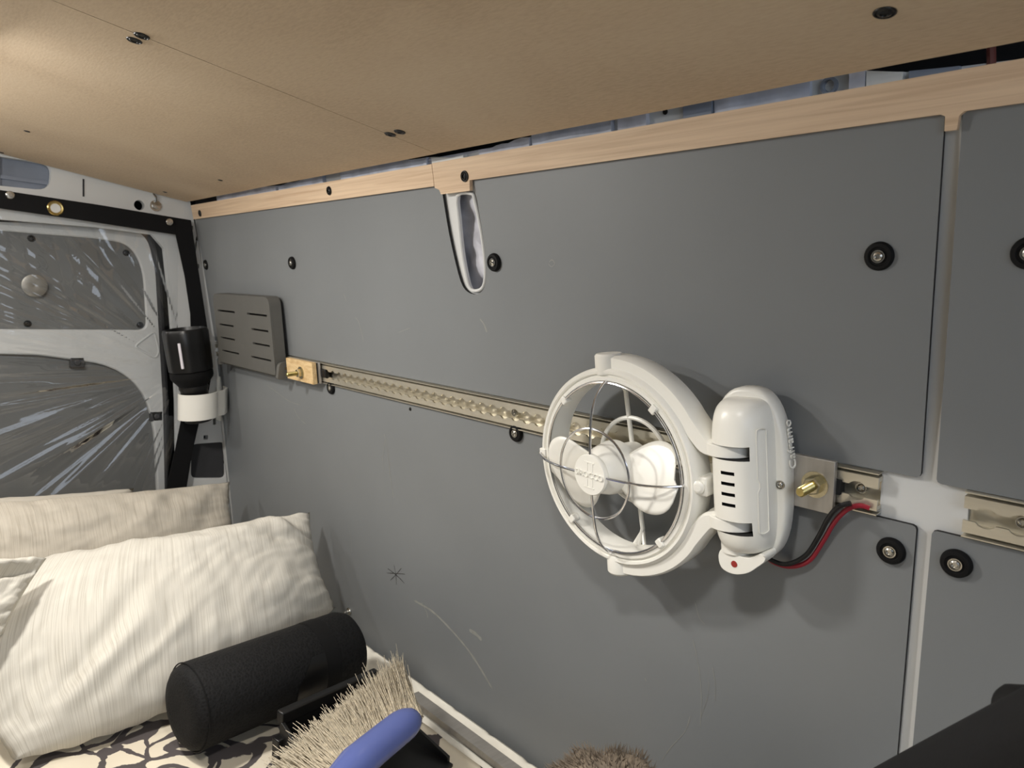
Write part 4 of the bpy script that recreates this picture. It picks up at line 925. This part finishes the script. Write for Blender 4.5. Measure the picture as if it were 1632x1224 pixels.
for i in range(26):
    t = i/25; pts.append(O(A-hd_*0.10+(B+hd_*0.006-A+hd_*0.10)*t+Vector((0, 0, 0.004*math.sin(t*PI)))))
    k = t; rr = 0.012+0.0125*min(1, max(0, (k-0.30)/0.22))
    if k > 0.86: rr *= math.sqrt(max(0.02, 1-((k-0.86)/0.142)**2))
    rd_.append(rr)
mb.tube(pts, rd_, 24, sx=0.85); o = mb.build('handle_body', 'blue_plastic', bru, smooth=70); o.data.transform(binv)
mb = MB(); nb_ = 4200
for i in range(nb_):
    s = random.random(); root = A+(B-A)*(s*1.03)+Vector((random.uniform(-0.010, 0.010), random.uniform(-0.010, 0.010), random.uniform(-0.012, 0.004)))
    tip = Ct+(Dt-Ct)*max(0, min(1, s+random.gauss(0, 0.02))); tip = tip+Vector((random.gauss(0, 0.006), random.gauss(0, 0.006), random.gauss(0, 0.013)))
    ln = random.uniform(0.82, 1.0) if random.random() > 0.03 else random.uniform(1.05, 1.22)
    tip = root+(tip-root)*ln
    d = (tip-root).normalized(); q = d.orthogonal().normalized(); w_ = d.cross(q); r = random.uniform(0.0006, 0.0010)
    mid = root+(tip-root)*0.6+Vector((random.gauss(0, 0.002), random.gauss(0, 0.002), random.gauss(0, 0.002)))
    vs = []
    for c_, f in ((root, 1), (mid, 0.9), (tip, 0.5)):
        for k in range(3): a = 2*PI*k/3; vs.append(O(c_+(q*math.cos(a)+w_*math.sin(a))*r*f))
    mb.add(vs, [(0, 1, 4, 3), (1, 2, 5, 4), (2, 0, 3, 5), (3, 4, 7, 6), (4, 5, 8, 7), (5, 3, 6, 8), (6, 7, 8)])
o = mb.build('bristles', 'bristle', bru, smooth=0); o.data.transform(binv); tag(o, kind='stuff')

# ------------------------------------------------------------------ furry throw on the bed by the wall
fc = at_y((1000, 1235), 0.65); fur_c = Vector((fc.x, 0.62, ZBED+0.028))
ftop = at_y((985, 1214), 0.62).z-fur_c.z-0.008
fz = empty('fur_throw', Matrix.Translation(O(fur_c))); tag(fz, 'brown furry throw heaped on the bed against the wall', 'throw')
FA, FB = 0.125, 0.105
def fsurf(a, b):
    r = math.cos(b); bump_ = 1+0.10*noise.noise(Vector((math.cos(a)*r*2, math.sin(a)*r*2, 3)))+0.05*noise.noise(Vector((math.cos(a)*r*6, math.sin(a)*r*6, 1)))
    return Vector((FA*r*math.cos(a)*bump_, FB*r*math.sin(a)*bump_, max(0.0, ftop*math.sin(b)**0.8*bump_)))
mb = MB(); vs = []; na, nb = 40, 14
for j in range(nb+1):
    for i in range(na): vs.append(fsurf(2*PI*i/na, PI/2*j/nb))
mb.add(vs, [(j*na+i, j*na+(i+1) % na, (j+1)*na+(i+1) % na, (j+1)*na+i) for j in range(nb) for i in range(na)]+[list(range(na))[::-1]]); mb.build('cloth', 'fur', fz, smooth=180)
mb = MB()
for i in range(7000):
    a = random.uniform(0, 2*PI); b = math.asin(random.uniform(0.02, 1)); p = fsurf(a, b); nn = Vector((p.x/FA**2, p.y/FB**2, p.z/max(ftop, 0.01)**2)).normalized()
    cl = noise.noise(p*70); d = (nn+Vector((random.gauss(0, 0.3)+cl*0.8, random.gauss(0, 0.3)-0.3, random.gauss(0, 0.3)))).normalized(); q = d.orthogonal().normalized()*0.0007
    t = p+d*random.uniform(0.007, 0.014)
    mb.add([p-q, p+q, t], [(0, 1, 2)])
o = mb.build('pile', 'fur', fz, smooth=0); tag(o, kind='stuff')

# ------------------------------------------------------------------ black padded pole close to the camera
def along(p, dep): c = cray(*p); return RW @ (c*dep)
q0 = along((1350, 1335), 0.62); q1 = along((1500, 1272), 0.50); q2 = along((1720, 1180), 0.40)
e0 = q0+(q0-q1)*1.3
pol = empty('padded_pole', Matrix.Translation(O(e0))); tag(pol, 'thick black padded pole rising from the bed beside the white seam', 'pole'); pinv = pol.matrix_world.inverted()
mb = MB(); mb.tube(catmull([O(e0), O(q0), O(q1), O(q2), O(q2+(q2-q1)*0.8)], 8), 0.034, 28); o = mb.build('pad', 'black_band', pol); o.data.transform(pinv)
k0 = along((1606, 1140), 0.455); k1 = along((1720, 1150), 0.42)
mb = MB(); dd = (k1-k0).normalized(); mb.tube([O(k0-dd*0.003), O(k0), O(k0+dd*0.004), O(k1)], [0.010, 0.0165, 0.019, 0.019], 24); o = mb.build('end_knob', 'black_rubber', pol, smooth=60); o.data.transform(pinv)
